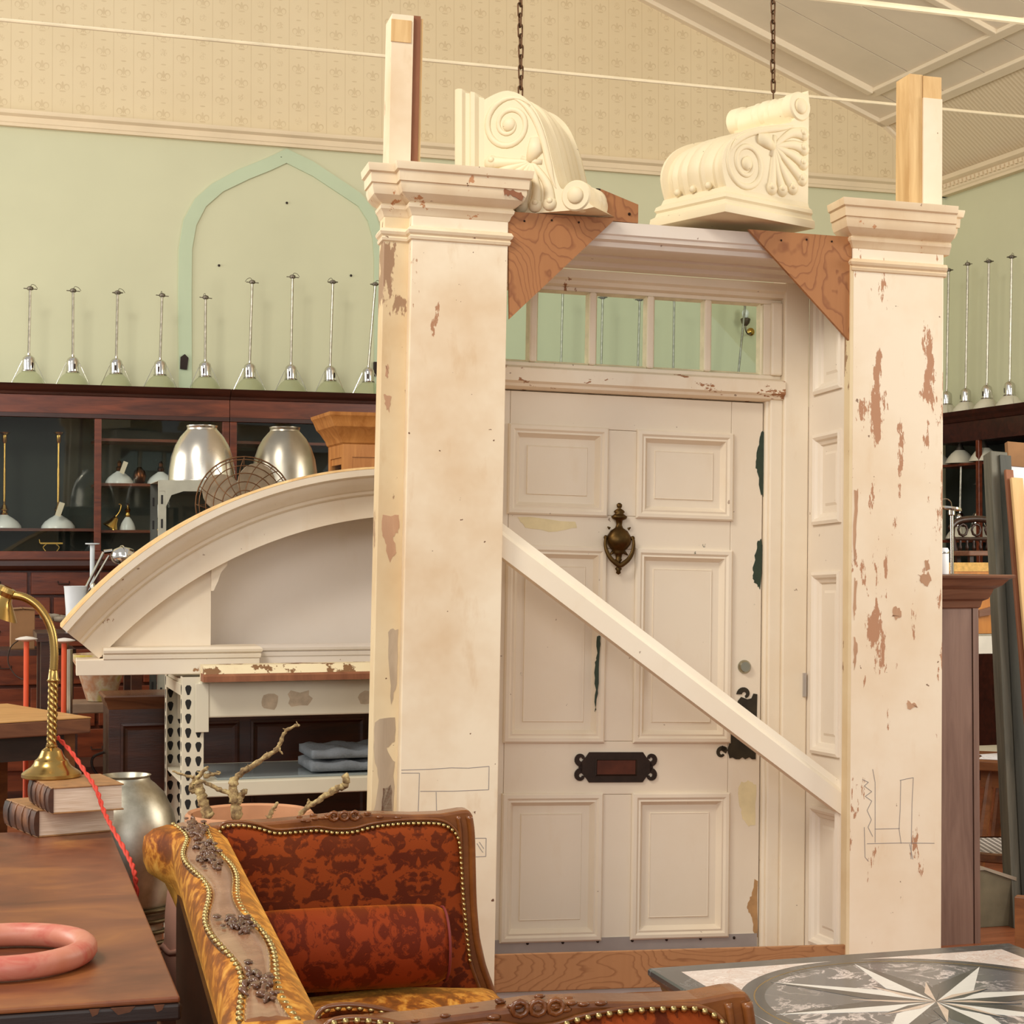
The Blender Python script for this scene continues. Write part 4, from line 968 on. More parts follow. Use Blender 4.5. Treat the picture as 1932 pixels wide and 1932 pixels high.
# white plastic jug
jg = thing('white_jug', 'white plastic jug standing behind the left end of the arch', 'jug', onb(143))
jh = loc(BT, 143, 1106, .15)[1]-TZ
MB().lathe([(.046, 0), (.048, jh*.5), (.056, jh*.95), (.058, jh), (.053, jh-.003), (.046, jh*.6), (.03, .01)], 24).build('body', m_plain('white plastic', (214, 220, 224), .4), jg, smooth=True)
# chrome angle-arm lamp with round head
al = thing('angle_arm_lamp', 'chrome articulated arm lamp with round headlamp shade', 'lamp', onb(160, .25))
Lo = al.matrix_world.inverted()
def al_p(px, py, dv=0): u, w = loc(BT, px, py, .25+dv); return Lo @ (BT @ Vector((u, .25+dv, w)))
p0, p1, pj = al_p(148, 1138), al_p(196, 1042), al_p(206, 1048)
MB().lathe([(.07, 0), (.07, .015), (.02, .03), (.012, p0.z)], 20, (p0.x, p0.y, 0)).build('base', M_iron, al, smooth=True)
MB().tube([p0, p1], .008, 8).build('lower_arm', M_chrome, al, smooth=True); MB().tube([p0+Vector((.025, 0, .02)), pj], .006, 8).build('parallel_arm', M_chrome, al, smooth=True)
MB().tube([p0+Vector((-.005, -.01, -.03)), p0+Vector((.012, -.01, .05))], .012, 8).build('grip', M_iron, al)
MB().tube([p1, al_p(212, 1040)], .012, 8).build('joint', M_chrome, al, smooth=True)
hc = al_p(230, 1050)
MB().lathe([(.006, -.055), (.03, -.045), (.046, -.02), (.05, 0), (.05, .03), (.046, .05), (.042, .052)], 24).build('lamp_head', M_chrome, al, M=Matrix.Translation(hc) @ Matrix.Rotation(R(100), 4, 'Y'), smooth=True)
MB().tube([hc+Vector((.052*math.cos(a*.35)*.3, -.052*math.cos(a*.35), .055*math.sin(a*.35))) for a in range(18)], .003, 5).build('guard_wire', M_chrome, al)
# white standing tube with disc top
sp = thing('white_disc_stand', 'slim white post with a flat disc top behind the arm lamp', 'stand', onb(174, .36))
hh = loc(BT, 176, 1025, .36)[1]-TZ
MB().lathe([(.04, 0), (.04, .01), (.012, .02), (.012, hh-.01), (.035, hh-.006), (.036, hh)], 16).build('post', m_plain('white paint', (196, 204, 208), .45), sp, smooth=True)
# green bottle
gb = thing('green_bottle', 'dark green spray bottle with grey cap beside the arm lamp', 'bottle', onb(176, .12)); gh = loc(BT, 176, 1100, .12)[1]-TZ
MB().lathe([(.03, 0), (.032, gh*.55), (.02, gh*.75), (.012, gh*.8)], 16).build('bottle', m_plain('green plastic', (30, 62, 48), .3), gb, smooth=True); MB().lathe([(.016, gh*.8), (.016, gh*.93), (.006, gh)], 12).build('cap', M_alud, gb, smooth=True)
# boxes at the far left
M_card = m_plain('cardboard', (138, 100, 64), .85, var=.2, sc=6)
def crate(px0, px1, py0, py1, d, dep, lb, mat, yaw=17, nm='cardboard_box', cat='box', grp='boxes behind the work table'):
    Mx = frame((P(px0, py1, d).x, P(px0, py1, d).y, P((px0+px1)/2, py1, d).z), yaw); a = loc(Mx, px0, py1, 0); c = loc(Mx, px1, py0, 0); w, h = c[0]-a[0], c[1]
    t = thing(nm, lb, cat, Mx, grp)
    MB().box(0, w, 0, dep, 0, h).build('carton', mat, t, bevel=.003)
    MB().prism([(0, h), (w*.48, h+.004), (w*.48, h+.008), (0, h+.004)], -.01, dep).build('flap', mat, t); MB().prism([(w*.52, h+.004), (w, h), (w, h+.004), (w*.52, h+.008)], -.01, dep).build('flap', mat, t)
    return t
LB = frame((P(60, 1230, 9.2).x, 9.2, 0), 17); lz = loc(LB, 60, 1226, 0)[1]
lbn = thing('side_table', 'rough dark side table under the cardboard boxes at the left', 'table', LB)
MB().box(-.45, .22, 0, .4, lz-.03, lz).build('top', M_darkw, lbn)
for x in (-.43, .17):
    for y in (.02, .34): MB().box(x, x+.04, y, y+.04, 0, lz-.03).build('leg', M_darkw, lbn)
crate(72, 130, 1192, 1225, 9.24, .2, 'brown cardboard box at the left end of the arch', M_card)
crate(20, 66, 1150, 1225, 9.26, .2, 'taller cardboard box behind the gooseneck lamp', M_card)
rg = MB()
for k in range(10): rg.ball((random.uniform(-.06, .06), random.uniform(-.04, .04), random.uniform(.0, .02)), random.uniform(.018, .03), 8, 5, (1.4, 1, .6))
ro = rg.build('rag_pile', m_plain('grey rags', (142, 130, 114), .9, var=.3, sc=20), M=LB @ T(loc(LB, 108, 1190, .15)[0], .15, lz+.145), smooth='all'); tag(ro, 'crumpled grey rags lying on the cardboard box', 'rags')
# orange lamp standards
M_orange = m_plain('orange red paint', (216, 84, 44), .4)
for (px, py, d, lb) in ((50, 1202, 8.5, 'orange lamp standard with white dished top at the left'), (121, 1205, 8.5, 'orange lamp standard beside the end of the arch')):
    zt = P(px, py, d).z; t = thing('orange_standard', lb, 'lamp stand', T(P(px, py, d).x, d, 0), 'orange lamp standards')
    MB().lathe([(.08, 0), (.08, .015), (.02, .03), (.0125, .05), (.0125, zt-.02)], 16).build('pole', M_orange, t, smooth=True)
    MB().lathe([(.012, zt-.022), (.05, zt-.012), (.052, zt-.008), (.03, zt), (.004, zt+.004)], 20).build('dish', m_plain('white enamel', (222, 214, 206), .4), t, smooth=True)
    if px < 60: MB().tube(catmull([(-.03, 0, zt-.01), (-.075, 0, zt-.05), (-.085, 0, zt-.12), (-.05, 0, zt-.18), (-.01, 0, zt-.2)], 5), .003, 5).build('flex', M_iron, t)
gp = P(132, 1225, 7.95); tag(MB().lathe([(.05, 0), (.05, .02), (.013, .03), (.013, gp.z)], 14).build('steel_pole', M_alud, M=T(gp.x, 7.95, 0), smooth=True), 'plain grey steel pole under the left end of the pediment', 'pole')
# painted planter on a stool
PD = 8.3; pc = P(190, 1322, PD)
pst = thing('planter_stool', 'small weathered wooden stool under the painted planter', 'stool', T(pc.x-.02, PD+.02, 0, R(17)))
MB().box(-.13, .10, -.12, .12, pc.z-.05, pc.z-.002).build('seat', m_wood('grey oak', (96, 74, 56), (150, 122, 96), (2, 9, 9), .6), pst, bevel=.006)
for x in (-.11, .08):
    for y in (-.1, .1): MB().box(x-.015, x+.015, y-.015, y+.015, 0, pc.z-.05).build('leg', M_darkw, pst)
n = NT('flaking planter'); cc = n.ramp(n.noise(9, 5), [(.3, lin((186, 176, 160))), (.45, lin((176, 128, 92))), (.55, lin((196, 180, 152))), (.66, lin((176, 160, 62)))]); M_plant = n.fin(cc, .7)
tag(MB().lathe([(.06, 0), (.064, .004), (.112, .16), (.135, .20), (.135, .215), (.125, .215), (.10, .15), (.05, .02)], 28).build('planter', M_plant, M=T(pc.x, PD, pc.z), smooth=True), 'flaking painted planter pot below the end of the pediment', 'planter')
# dark panelled cabinet behind the shelving
CD = frame((P(205, 1400, 7.76).x, 7.76, 0), 17); cz = loc(CD, 250, 1312, 0)[1]
dc = thing('dark_sideboard', 'dark wood sideboard with moulded lid behind the steel shelving', 'sideboard', CD)
CWd = 1.75
MB().box(0, CWd, 0, .32, .06, cz-.06).build('carcass', M_darkw, dc)
MB().stack(0, CWd, 0, .32, [(.0, cz-.06), (.004, cz-.05), (.01, cz-.03), (.018, cz-.02), (.022, cz-.006), (.014, cz)], 'lfr').build('lid', m_wood('lid wood', (70, 40, 24), (124, 82, 54), (1.2, 9, 9), .25), dc, smooth=25)
for k in range(3):
    q = MB(); q.panelframe(.05+k*.56, .56+k*.56, .15, cz-.12, [(0, -.001), (.0, -.012), (.01, -.014), (.02, -.004), (.03, -.002)]); q.build('panel', M_darkw, dc)
MB().tube(catmull([(-.002, .2, .74), (-.05, .2, .72), (-.055, .2, .68), (-.03, .2, .64), (-.002, .2, .63)], 5), .006, 6).build('ring_handle', M_iron, dc)
# ------------------------------------------------------------------ right side, behind the doorcase
M_oldoak = m_wood('weathered cupboard wood', (112, 84, 72), (150, 120, 104), (10, 10, .8), .55)
M_oldoakt = m_wood('cupboard cornice wood', (92, 58, 42), (146, 104, 80), (1.2, 10, 10), .4)
KM = frame((P(1847, 1300, 7.5).x, 7.5, 0), 17)
kz = loc(KM, 1840, 1084, 0)[1]
kc = thing('wooden_cupboard', 'weathered brown wooden cupboard with moulded cornice behind the right pilaster', 'cupboard', KM)
KW, KD = .9, .4
MB().box(-KW, -.03, .004, KD, 0, kz-.14).build('front_board', M_oldoak, kc); MB().box(-.026, 0, 0, KD, 0, kz-.14).build('corner_post', M_oldoak, kc)
MB().stack(-KW, 0, 0, KD, [(0, kz-.14), (.006, kz-.135), (.012, kz-.11), (.03, kz-.10), (.04, kz-.075), (.045, kz-.06), (.07, kz-.045), (.09, kz-.02), (.108, kz-.012), (.110, kz-.004), (.104, kz)], 'lfr').build('cornice', M_oldoakt, kc, smooth=20)
# white tin on the cupboard
tu = loc(KM, 1776, 1070, .12)[0]
wt = thing('white_canister', 'bright white canister on the cupboard, half behind the right pilaster', 'canister', KM @ T(tu, .12, kz+.001)); hh = loc(KM, 1776, 1034, .12)[1]-kz
MB().lathe([(.030, 0), (.032, .004), (.032, hh-.01), (.027, hh), (.001, hh)], 20).build('body', m_plain('white enamel tin', (246, 248, 252), .3), wt, smooth=True); MB().lathe([(.033, hh-.024), (.034, hh-.02), (.033, hh-.016)], 20, cap=False).build('bead', M_chrome, wt, smooth=True)
# chrome stand with disc top
cx_ = P(1796, 1055, 9.1); zt = P(1796, 958, 9.1).z
cs = thing('chrome_disc_stand', 'chrome tube stand with round disc top and flex', 'stand', T(cx_.x, 9.1, 0))
MB().lathe([(.1, 0), (.1, .015), (.015, .03), (.0095, .05), (.0095, zt-.04), (.018, zt-.035), (.018, zt-.012)], 16).build('tube', M_chrome, cs, smooth=True)
MB().lathe([(.02, 0), (.052, .002), (.054, .008), (.05, .018), (.01, .022)], 24).build('disc', M_chrome, cs, M=T(0, 0, zt-.014, 0, 0, R(8)), smooth=True)
MB().tube(catmull([(0, 0, zt+.0), (-.005, 0, zt+.03), (-.03, 0, zt+.045), (-.07, 0, zt+.03)], 5), .003, 5).build('flex', M_chrome, cs)
# tall steel shelving with amber drawers, white beam
M_amber = m_wood('amber maple', (172, 104, 40), (206, 140, 64), (8, 8, 1.4), .4)
SD = 10.3; QM = frame((P(1848, 1200, SD).x, SD, 0), 17)
q1, q2, q3 = [loc(QM, 1870, y, 0)[1] for y in (1196, 1233, 1062)]
wr = thing('white_trestle_rack', 'white steel rack beam with posts under the amber box', 'rack', QM)
MB().box(-.35, .5, 0, .03, q2, q1).build('beam', m_plain('white beam', (224, 220, 208), .45), wr); MB().box(-.35, .5, .0, .45, q1-.012, q1).build('deck', M_shelfp, wr)
for x in (-.33, .44): MB().box(x, x+.03, .02, .05, 0, q2).build('post', M_greyd, wr); MB().box(x, x+.03, .40, .43, 0, q2).build('post', M_greyd, wr)
MB().box(-.35, .5, .1, .45, .45, .47).build('lower_deck', M_shelfp, wr)
ab = thing('amber_box', 'amber wooden box with open top on the white rack', 'box', QM @ T(-.25, .03, q1+.001)); bw, bh = .48, q3-q1
for x0, x1, y0, y1 in ((0, bw, 0, .015), (0, bw, .36, .375), (0, .015, .0155, .3595), (bw-.015, bw, .0155, .3595)): MB().box(x0, x1, y0, y1, 0, bh).build('side', M_amber, ab)
MB().box(.016, bw-.016, .016, .359, .0, .012).build('bottom', M_amber, ab)
MB().prism([(.0, bh+.001), (bw, bh+.001), (bw, bh-.05), (0, bh-.05)], -.004, -.001).build('top_rail', m_plain('straw edge', (220, 176, 100), .7, var=.25, sc=40), ab)
q = MB().prism([(bw*.52, bh*.33), (bw*.78, bh*.40), (bw*.70, bh*.27), (bw*.52, bh*.24)], -.03, -.0015).build('broken_moulding', M_oldoakt, ab)
# carved dark chair standing on the rack
CHM = QM @ T(.10, .12, q3+.0)
ch = thing('carved_chair', 'dark carved chair back with turned spindles above the amber box', 'chair', QM @ T(.02, .10, q1+.014))
M_dkch = m_wood('ebonised wood', (34, 20, 14), (66, 38, 26), (8, 8, 1), .35)
s0 = bh+.04-.014; top = loc(QM, 1860, 978, .15)[1]-q1-.014
MB().box(-.02, .32, 0, .2, s0, s0+.03).build('seat', M_oldoakt, ch, bevel=.005)
for x in (0, .28):
    for y in (.03, .17): MB().box(x, x+.025, y, y+.025, 0.002, s0).build('leg', M_dkch, ch)
MB().tube([(.0, .18, s0+.03), (-.01, .2, s0+.12), (.0, .21, top-.03)], .012, 8).build('back_post', M_dkch, ch); MB().tube([(.30, .18, s0+.03), (.31, .2, s0+.12), (.30, .21, top-.03)], .012, 8).build('back_post', M_dkch, ch)
cr_ = MB(); cr_.tube(catmull([(-.02, .21, top-.06), (.03, .21, top-.015), (.15, .21, top), (.27, .21, top-.015), (.32, .21, top-.06)], 6), .02, 8); cr_.build('crest_rail', M_dkch, ch, smooth='all')
MB().tube([(.0, .2, s0+.10), (.3, .2, s0+.10)], .012, 8).build('mid_rail', M_dkch, ch); MB().tube([(.0, .2, top-.12), (.3, .2, top-.12)], .010, 8).build('mid_rail', M_dkch, ch)
for k in range(6): MB().lathe([(.006, 0), (.012, .02), (.006, .04), (.010, .055), (.005, .07)], 8, (.04+k*.045, .2, s0+.03)).build('spindle', M_dkch, ch, smooth='all')
for k in range(3): MB().tube([(.06+k*.09+.03*math.cos(a*.785), .205, top-.065+.035*math.sin(a*.785)) for a in range(8)], .008, 6, closed=True).build('carved_ring', M_dkch, ch, smooth='all')
# leaning posts and boards at the right edge
def lean_board(nm, lb, cat, pa, pb, w, th, d, mat, tilt=.28, grp=None):
    """plank leaning away from the viewer: pa/pb are pixels of the top-left and bottom-left"""
    a, c = P(*pa, d+tilt), P(*pb, d); x = (a-c); L = x.length; zz = x.normalized(); yy = Vector((-.2, 1, 0)); yy = (yy-zz*yy.dot(zz)).normalized(); xx = yy.cross(zz)
    M = Matrix((xx, yy, zz)).transposed().to_4x4(); M.translation = c
    ext = c.z/max(zz.z, .2)
    o = MB().box(0, w, 0, th, -ext, L).build(nm, mat, M=M, bevel=.004); return tag(o, lb, cat, grp), M, L, ext
M_gpost = m_wood('grey green painted wood', (72, 72, 62), (122, 116, 98), (9, 9, 1), .6)
pst_ = thing('leaning_timber', 'heavy grey-green timber leaning at the right edge', 'timber', Matrix.Identity(4))
o, Mx, Lx, ex = lean_board('post', 'x', 'x', (1869, 850), (1896, 1405), .085, .08, 8.0, M_gpost, .35)
for k in ('label', 'category'): del o[k]
o.parent = pst_
q = MB().box(.04, .095, -.012, .02, -ex, Lx-.02).build('rebate', m_wood('darker grey wood', (48, 50, 44), (76, 76, 66), (9, 9, 1), .6), pst_, M=Mx)
lean_board('leaning_board', 'brown edged plank leaning beside the grey post', 'board', (1897, 885), (1940, 1430), .04, .02, 7.93, M_rawd, .35, 'boards leaning at the right edge')
lean_board('leaning_board', 'pale pine plank leaning at the right frame edge', 'board', (1908, 900), (1952, 1430), .06, .02, 7.9, M_raw, .35, 'boards leaning at the right edge')
lsh = thing('leaning_sheet', 'white sheet of board with brown top behind the leaning planks at the right edge', 'board', Matrix.Identity(4), 'boards leaning at the right edge')
o, Mx, Lx, ex = lean_board('sheet', 'x', 'x', (1902, 845), (1936, 1405), .4, .018, 8.12, m_plain('white primer', (224, 226, 232), .6, var=.06), .35)
for k in ('label', 'category'): del o[k]
o.parent = lsh
MB().box(-.004, .404, -.006, .024, Lx-.09, Lx+.03).build('cardboard_strip', M_card, lsh, M=Mx)
# low bench with paper and white rocker-like plaster piece
NM = frame((P(1846, 1425, 9.3).x, 9.3, 0), -25); bz = loc(NM, 1852, 1436, 0)[1]
M_bench = m_wood('bench wood', (96, 54, 26), (150, 94, 50), (1.2, 9, 9), .45)
bn = thing('low_bench', 'low brown wooden bench with splayed legs at the right', 'bench', NM)
MB().box(-.25, 1.2, 0, .5, bz-.05, bz).build('top', M_bench, bn, bevel=.006)
for x, y in ((.05, .08), (.05, .42), (1.05, .08), (1.05, .42)): MB().tube([(x, y, bz-.05), (x-.06 if x < .5 else x+.06, y-.03 if y < .2 else y+.03, 0)], [.022, .028], 8).build('leg', M_bench, bn)
MB().box(.0, .9, .06, .12, bz-.14, bz-.05).build('apron', M_bench, bn)
pp = thing('paper_sheets', 'loose white sheets of paper spread on the low bench', 'paper', NM @ T(.06, .1, bz+.001)); M_pp = m_plain('white paper', (230, 228, 232), .8, var=.05)
for k in range(4): MB().box(0, .21, 0, .15, 0, .001).build('sheet', M_pp, pp, M=T(.03*k-.08, .03*k-.02, .0012*k, .3*k))
wp = thing('white_plaster_cradle', 'curved white plaster cradle shape on the low bench', 'ornament', NM @ T(.22, .2, bz+.008))
M_plas = m_plain('white plaster', (222, 210, 196), .6, var=.08); M_pw = m_plain('bright white edge', (240, 242, 250), .5)
prof = catmull([(0, 0, .30), (.03, 0, .26), (.06, 0, .17), (.13, 0, .08), (.25, 0, .02)], 6)
for y in (0, .10):
    q = MB(); pl_ = [(p.x, p.z) for p in prof]; q.prism(pl_+[(.25, -.0), (.0, 0), (.02, .08), (.0, .12), (-.005, .2)], y, y+.03); q.build('side', M_plas, wp)
    q = MB()
    for i in range(len(prof)-1): q.prism([(prof[i].x, prof[i].z), (prof[i+1].x, prof[i+1].z), (prof[i+1].x+.02, prof[i+1].z+.018), (prof[i].x+.022, prof[i].z+.012)], y-.003, y+.033)
    q.build('curved_edge', M_pw, wp)
MB().prism([(-.05, .36), (-.02, .37), (.02, .30), (.03, .26), (.0, .24), (-.03, .27)], .0, .13).build('scroll_end', M_plas, wp); MB().box(-.02, .3, -.02, .15, -.006, .0).build('foot', M_plas, wp)
# round cane stool
CS = 8.55; cp = P(1880, 1597, CS)
cst = thing('cane_stool', 'low round stool with woven cane top on the floor at right', 'stool', T(cp.x+.06, CS, 0))
n = NT('woven cane'); x, y, z = n.sep(n.coord((1, 1, 1), (0, 0, .78))); s1 = n.math('SINE', n.math('MULTIPLY', x, 150)); s2 = n.math('SINE', n.math('MULTIPLY', y, 150))
M_cane = n.fin(n.mix(n.math('GREATER_THAN', n.math('MULTIPLY', s1, s2), .12), lin((206, 200, 196)), lin((46, 34, 30))), .5)
MB().lathe([(.001, cp.z), (.27, cp.z), (.27, cp.z-.012), (.001, cp.z-.012)], 36).build('cane_top', M_cane, cst); MB().lathe([(.27, cp.z+.006), (.30, cp.z+.002), (.305, cp.z-.03), (.27, cp.z-.04)], 36, cap=False).build('rim', M_bench, cst, smooth=True)
for a in range(4): MB().tube([(.24*math.cos(a*1.57+.6), .24*math.sin(a*1.57+.6), cp.z-.03), (.27*math.cos(a*1.57+.6), .27*math.sin(a*1.57+.6), 0)], .02, 8).build('leg', M_bench, cst)
# grey metal box with sloping lid
GM = frame((PZ(1832, 1752, 0).x, PZ(1832, 1752, 0).y, 0), 17); ga, gc = loc(GM, 1832, 1745, 0), loc(GM, 1913, 1660, 0); gw, gh = gc[0]-ga[0], gc[1]
mb = thing('metal_box', 'dull grey galvanised box with sloping lid beside the cupboard', 'box', GM)
M_gb = m_plain('dull zinc', (126, 118, 94), .55, .3, .25, 8)
MB().prism([(0, 0), (gw, 0), (gw, gh), (gw*.3, gh+.05), (0, gh+.05)], 0, .2).build('box', M_gb, mb, bevel=.003)
MB().prism([(gw+.008, gh-.004), (gw+.008, gh+.012), (gw*.3, gh+.064), (-.008, gh+.064), (-.008, gh+.051), (gw*.3, gh+.051)], -.008, .208).build('lid', m_plain('worn zinc edge', (172, 160, 140), .5, .3), mb)
# corner of an upholstered chair at the right frame edge
VM = frame((P(1914, 1760, 6.6).x, 6.6, 0), -28)
vc = thing('velvet_stool', 'wooden framed stool with orange velvet seat cut off by the frame edge', 'stool', VM); vz = loc(VM, 1920, 1692, 0)[1]
for x in (0, .42):
    for y in (0, .4): MB().box(x, x+.045, y, y+.045, 0, vz).build('leg', M_bench, vc, bevel=.004)
MB().box(.046, .419, .005, .03, vz-.12, vz-.03).build('seat_rail', M_bench, vc)
MB().box(.046, .42, .03, .42, vz-.10, vz-.02).build('seat_pad', m_plain('orange velvet pad', (150, 62, 24), .8, var=.3, sc=20), vc, bevel=.02)
# ------------------------------------------------------------------ carved console brackets on the header
M_con = m_paint('console paint', (230, 214, 178), (196, 140, 96), .02, .28, (214, 186, 136), chipsc=9, elong=1, seed=21)
CWD = .325
def console_parts(t, mir=False):
    out = [(0, .10), (0, .49), (.02, .503), (.05, .505), (.085, .49), (.099, .46), (.095, .43), (.078, .408), (.085, .395), (.12, .380), (.19, .362), (.27, .342), (.335, .318), (.39, .285), (.43, .24), (.448, .19), (.442, .145), (.425, .10)]
    cur = catmull([(a, 0, b) for a, b in out], 3); n = len(cur)
    cen = Vector((.18, 0, .25)); b = MB(); vs = []; NS = 33
    def rib(s):
        e = min(s, 1-s)
        if e < .06: return 1.0
        if e < .13: return .955
        k = (s-.5)/.37
        return .962+.022*abs(math.cos(k*math.pi*2.0))**.7-(.012 if abs(k) > .5 else -.012)
    for i in range(NS):
        s = i/(NS-1); f = rib(s)
        for p in cur:
            a, z = p.x, p.z
            if a > .05 and z < .42: g = f
            else: g = 1 if a < .005 else 1+(f-1)*.35
            vs.append((-(a*g if a > .0 else 0), s*CWD, .10+(z-.10)*(g if z > .12 else 1)))
    fs = [tuple(range(n)), tuple((NS-1)*n+i for i in range(n))]
    for i in range(NS-1):
        for k in range(n): l = (k+1) % n; fs.append((i*n+k, i*n+l, (i+1)*n+l, (i+1)*n+k))
    b.add(vs, fs); b.build('scroll_body', M_con, t, smooth=32)
    # small roll at the top: ribbed bobbin
    pr = [(.03, -.006), (.05, -.006), (.055, .0), (.055, .04), (.044, .05), (.046, .10), (.052, .115), (.046, .13), (.053, .145), (.053, .165), (.046, .18), (.052, .20), (.044, .215), (.046, .27), (.055, .285), (.055, .331), (.05, .331), (.03, .331)]
    MB().lathe(pr, 24).build('bobbin', M_con, t, M=T(-.05, 0, .455, 0, R(-90)), smooth=28)
    for face, yy, sg_ in (('near', 0.0, -1), ('far', CWD, 1)):
        b = MB()
        def flat(pts, rs, seg=8):
            q = MB().tube(pts, rs, seg); b.add([(x, yy+(y)*.55, z) for x, y, z in q.v], q.f)
        c = (-.325, .198)
        sp_ = []
        for i in range(54):
            th = i/53*2*math.pi*2.1; r = .090*(1-i/53)+.012; sp_.append((c[0]+r*math.cos(th+2.2), 0, c[1]+r*math.sin(th+2.2)))
        flat(sp_, [.013*(1-.45*i/53)*min(1, .1+i/7) for i in range(54)])
        b.ball((c[0], yy, c[1]), .026, 12, 8, (1, .5, 1))
        # rim bead following the S
        rim = [p for p in cur if .085 < p.x < .445 and p.z < .40 and p.z > .15]
        nr = len(rim); flat([(-p.x*.95, 0, .1+(p.z-.1)*.95) for p in rim], [.012*min(1, 4*min(i, nr-1-i)/nr)+.0005 for i in range(nr)])
        # husk and leaves fanning towards the back
        flat([(-.27, 0, .30), (-.225, 0, .30), (-.185, 0, .275)], [.02, .032, .014]); flat([(-.18, 0, .325), (-.185, 0, .29), (-.20, 0, .245)], .010)
        for ex, ez, bx, bz_ in ((.03, .355, .10, .345), (.028, .30, .09, .305), (.03, .245, .10, .27), (.035, .185, .11, .235), (.085, .145, .135, .20), (.14, .130, .165, .19), (.195, .128, .19, .19)):
            lf = catmull([(-.185, 0, .285), (-bx, 0, bz_), (-ex, 0, ez)], 6); m = len(lf)
            flat(lf, [.006+.019*(i/(m-1))**.8 for i in range(m)]); b.ball((-ex, yy, ez), .027, 10, 6, (1, .6, 1)); b.ball((-ex-.008, yy+sg_*.012, ez+.004), .012, 8, 5, (1, .6, 1))
        b.ball((-.05, yy+sg_*.008, .455), .03, 14, 8, (1, .4, 1)); flat([(-.05+.044*math.cos(k*.5), 0, .455+.044*math.sin(k*.5)) for k in range(13)], .008)
        b.build('carved_side', M_con, t, smooth='all')
    # plinth mouldings
    MB().stack(-.43, 0, 0, CWD, [(.034, 0), (.036, .012), (.034, .028), (.022, .036), (.018, .05), (.024, .058), (.020, .072), (.006, .082), (.0, .10), (-.005, .103)], 'lfb').build('plinth', M_con, t, smooth=25)
    for k in range(1, 4): MB().ball((-.435, k*CWD/4, .115), .014, 8, 5).build('bead', M_con, t, smooth='all')
yaw = R(38); og = P(1524, 434, 6.68)
CR = Matrix.Translation((og.x, og.y, og.z)) @ Matrix.Rotation(yaw, 4, 'Z') @ Matrix.Rotation(R(1.2), 4, 'Y')
cr1 = thing('carved_console', 'carved cream scroll console bracket standing upright over the door, ribs to the left', 'console', CR, 'carved scroll consoles')
console_parts(cr1)
s24, c24 = math.sin(R(24)), math.cos(R(24)); ol = P(866, 405, 6.47)
hd = DM @ Vector((-.6, -.3, 2.785))
CL = Matrix(((0, s24, c24, ol.x), (0, c24, -s24, ol.y), (-1, 0, 0, hd.z+.006), (0, 0, 0, 1)))
dup(cr1, CL, 'carved cream scroll console bracket lying on its back above the left pilaster')
# wedge of bare timber on the header
u0, w0 = loc(DM, 1132, 408, -.385); u1_, w1_ = loc(DM, 1204, 412, -.385); wt_ = loc(DM, 1132, 356, -.385)[1]; wr_ = loc(DM, 1204, 386, -.385)[1]
wd = thing('timber_wedge', 'bare orange-brown timber wedge between the two consoles', 'wedge', DM)
MB().prism([(u0, 2.786), (u1_, 2.786), (u1_, wr_), (u0, wt_)], -.385, -.34).build('block', M_ply, wd); MB().box(u0-.016, u0-.001, -.387, -.34, 2.786, wt_).build('dark_edge', M_iron, wd)
for du, dz in ((.02, .06), (.11, .03)): MB().ball((u0+du, -.386, 2.786+dz), .006, 6, 4).build('nail', M_iron, wd)
# chains
M_chain = m_metal('rusty chain', (110, 82, 60), .45, .4, 30)
def chain(px, py, d, lb):
    a = P(px, py, d); t = thing('hanging_chain', lb, 'chain', T(a.x, a.y, a.z), 'rusty chains')
    q = MB(); r, h = .0085, .017; pts = [(r*math.cos(k*math.pi/6), 0, (h if k < 6 else -h)*1+ r*math.sin(k*math.pi/6)*1.0) for k in range(12)]
    pts = [(r*math.cos(k*math.pi/6), 0, (h if 0 <= k <= 6 else -h)+r*math.sin(k*math.pi/6)) for k in range(12)]
    lk0 = q.tube(pts, .0034, 6, closed=True).build('link', M_chain, t, M=T(0, 0, .02, R(25)), smooth='all')
    for k in range(1, 22): inst(lk0, t, T(random.uniform(-.002, .002), 0, .02+k*.038, R(25+90*(k % 2))))
    MB().tube([(0, .0, -.12), (0, 0, .005)], .003, 6).build('hook_wire', M_chain, t)
chain(982, 186, 6.50, 'rusty chain hanging behind the lying console at left'); chain(1459, 172, 6.86, 'rusty chain hanging behind the upright console at right')

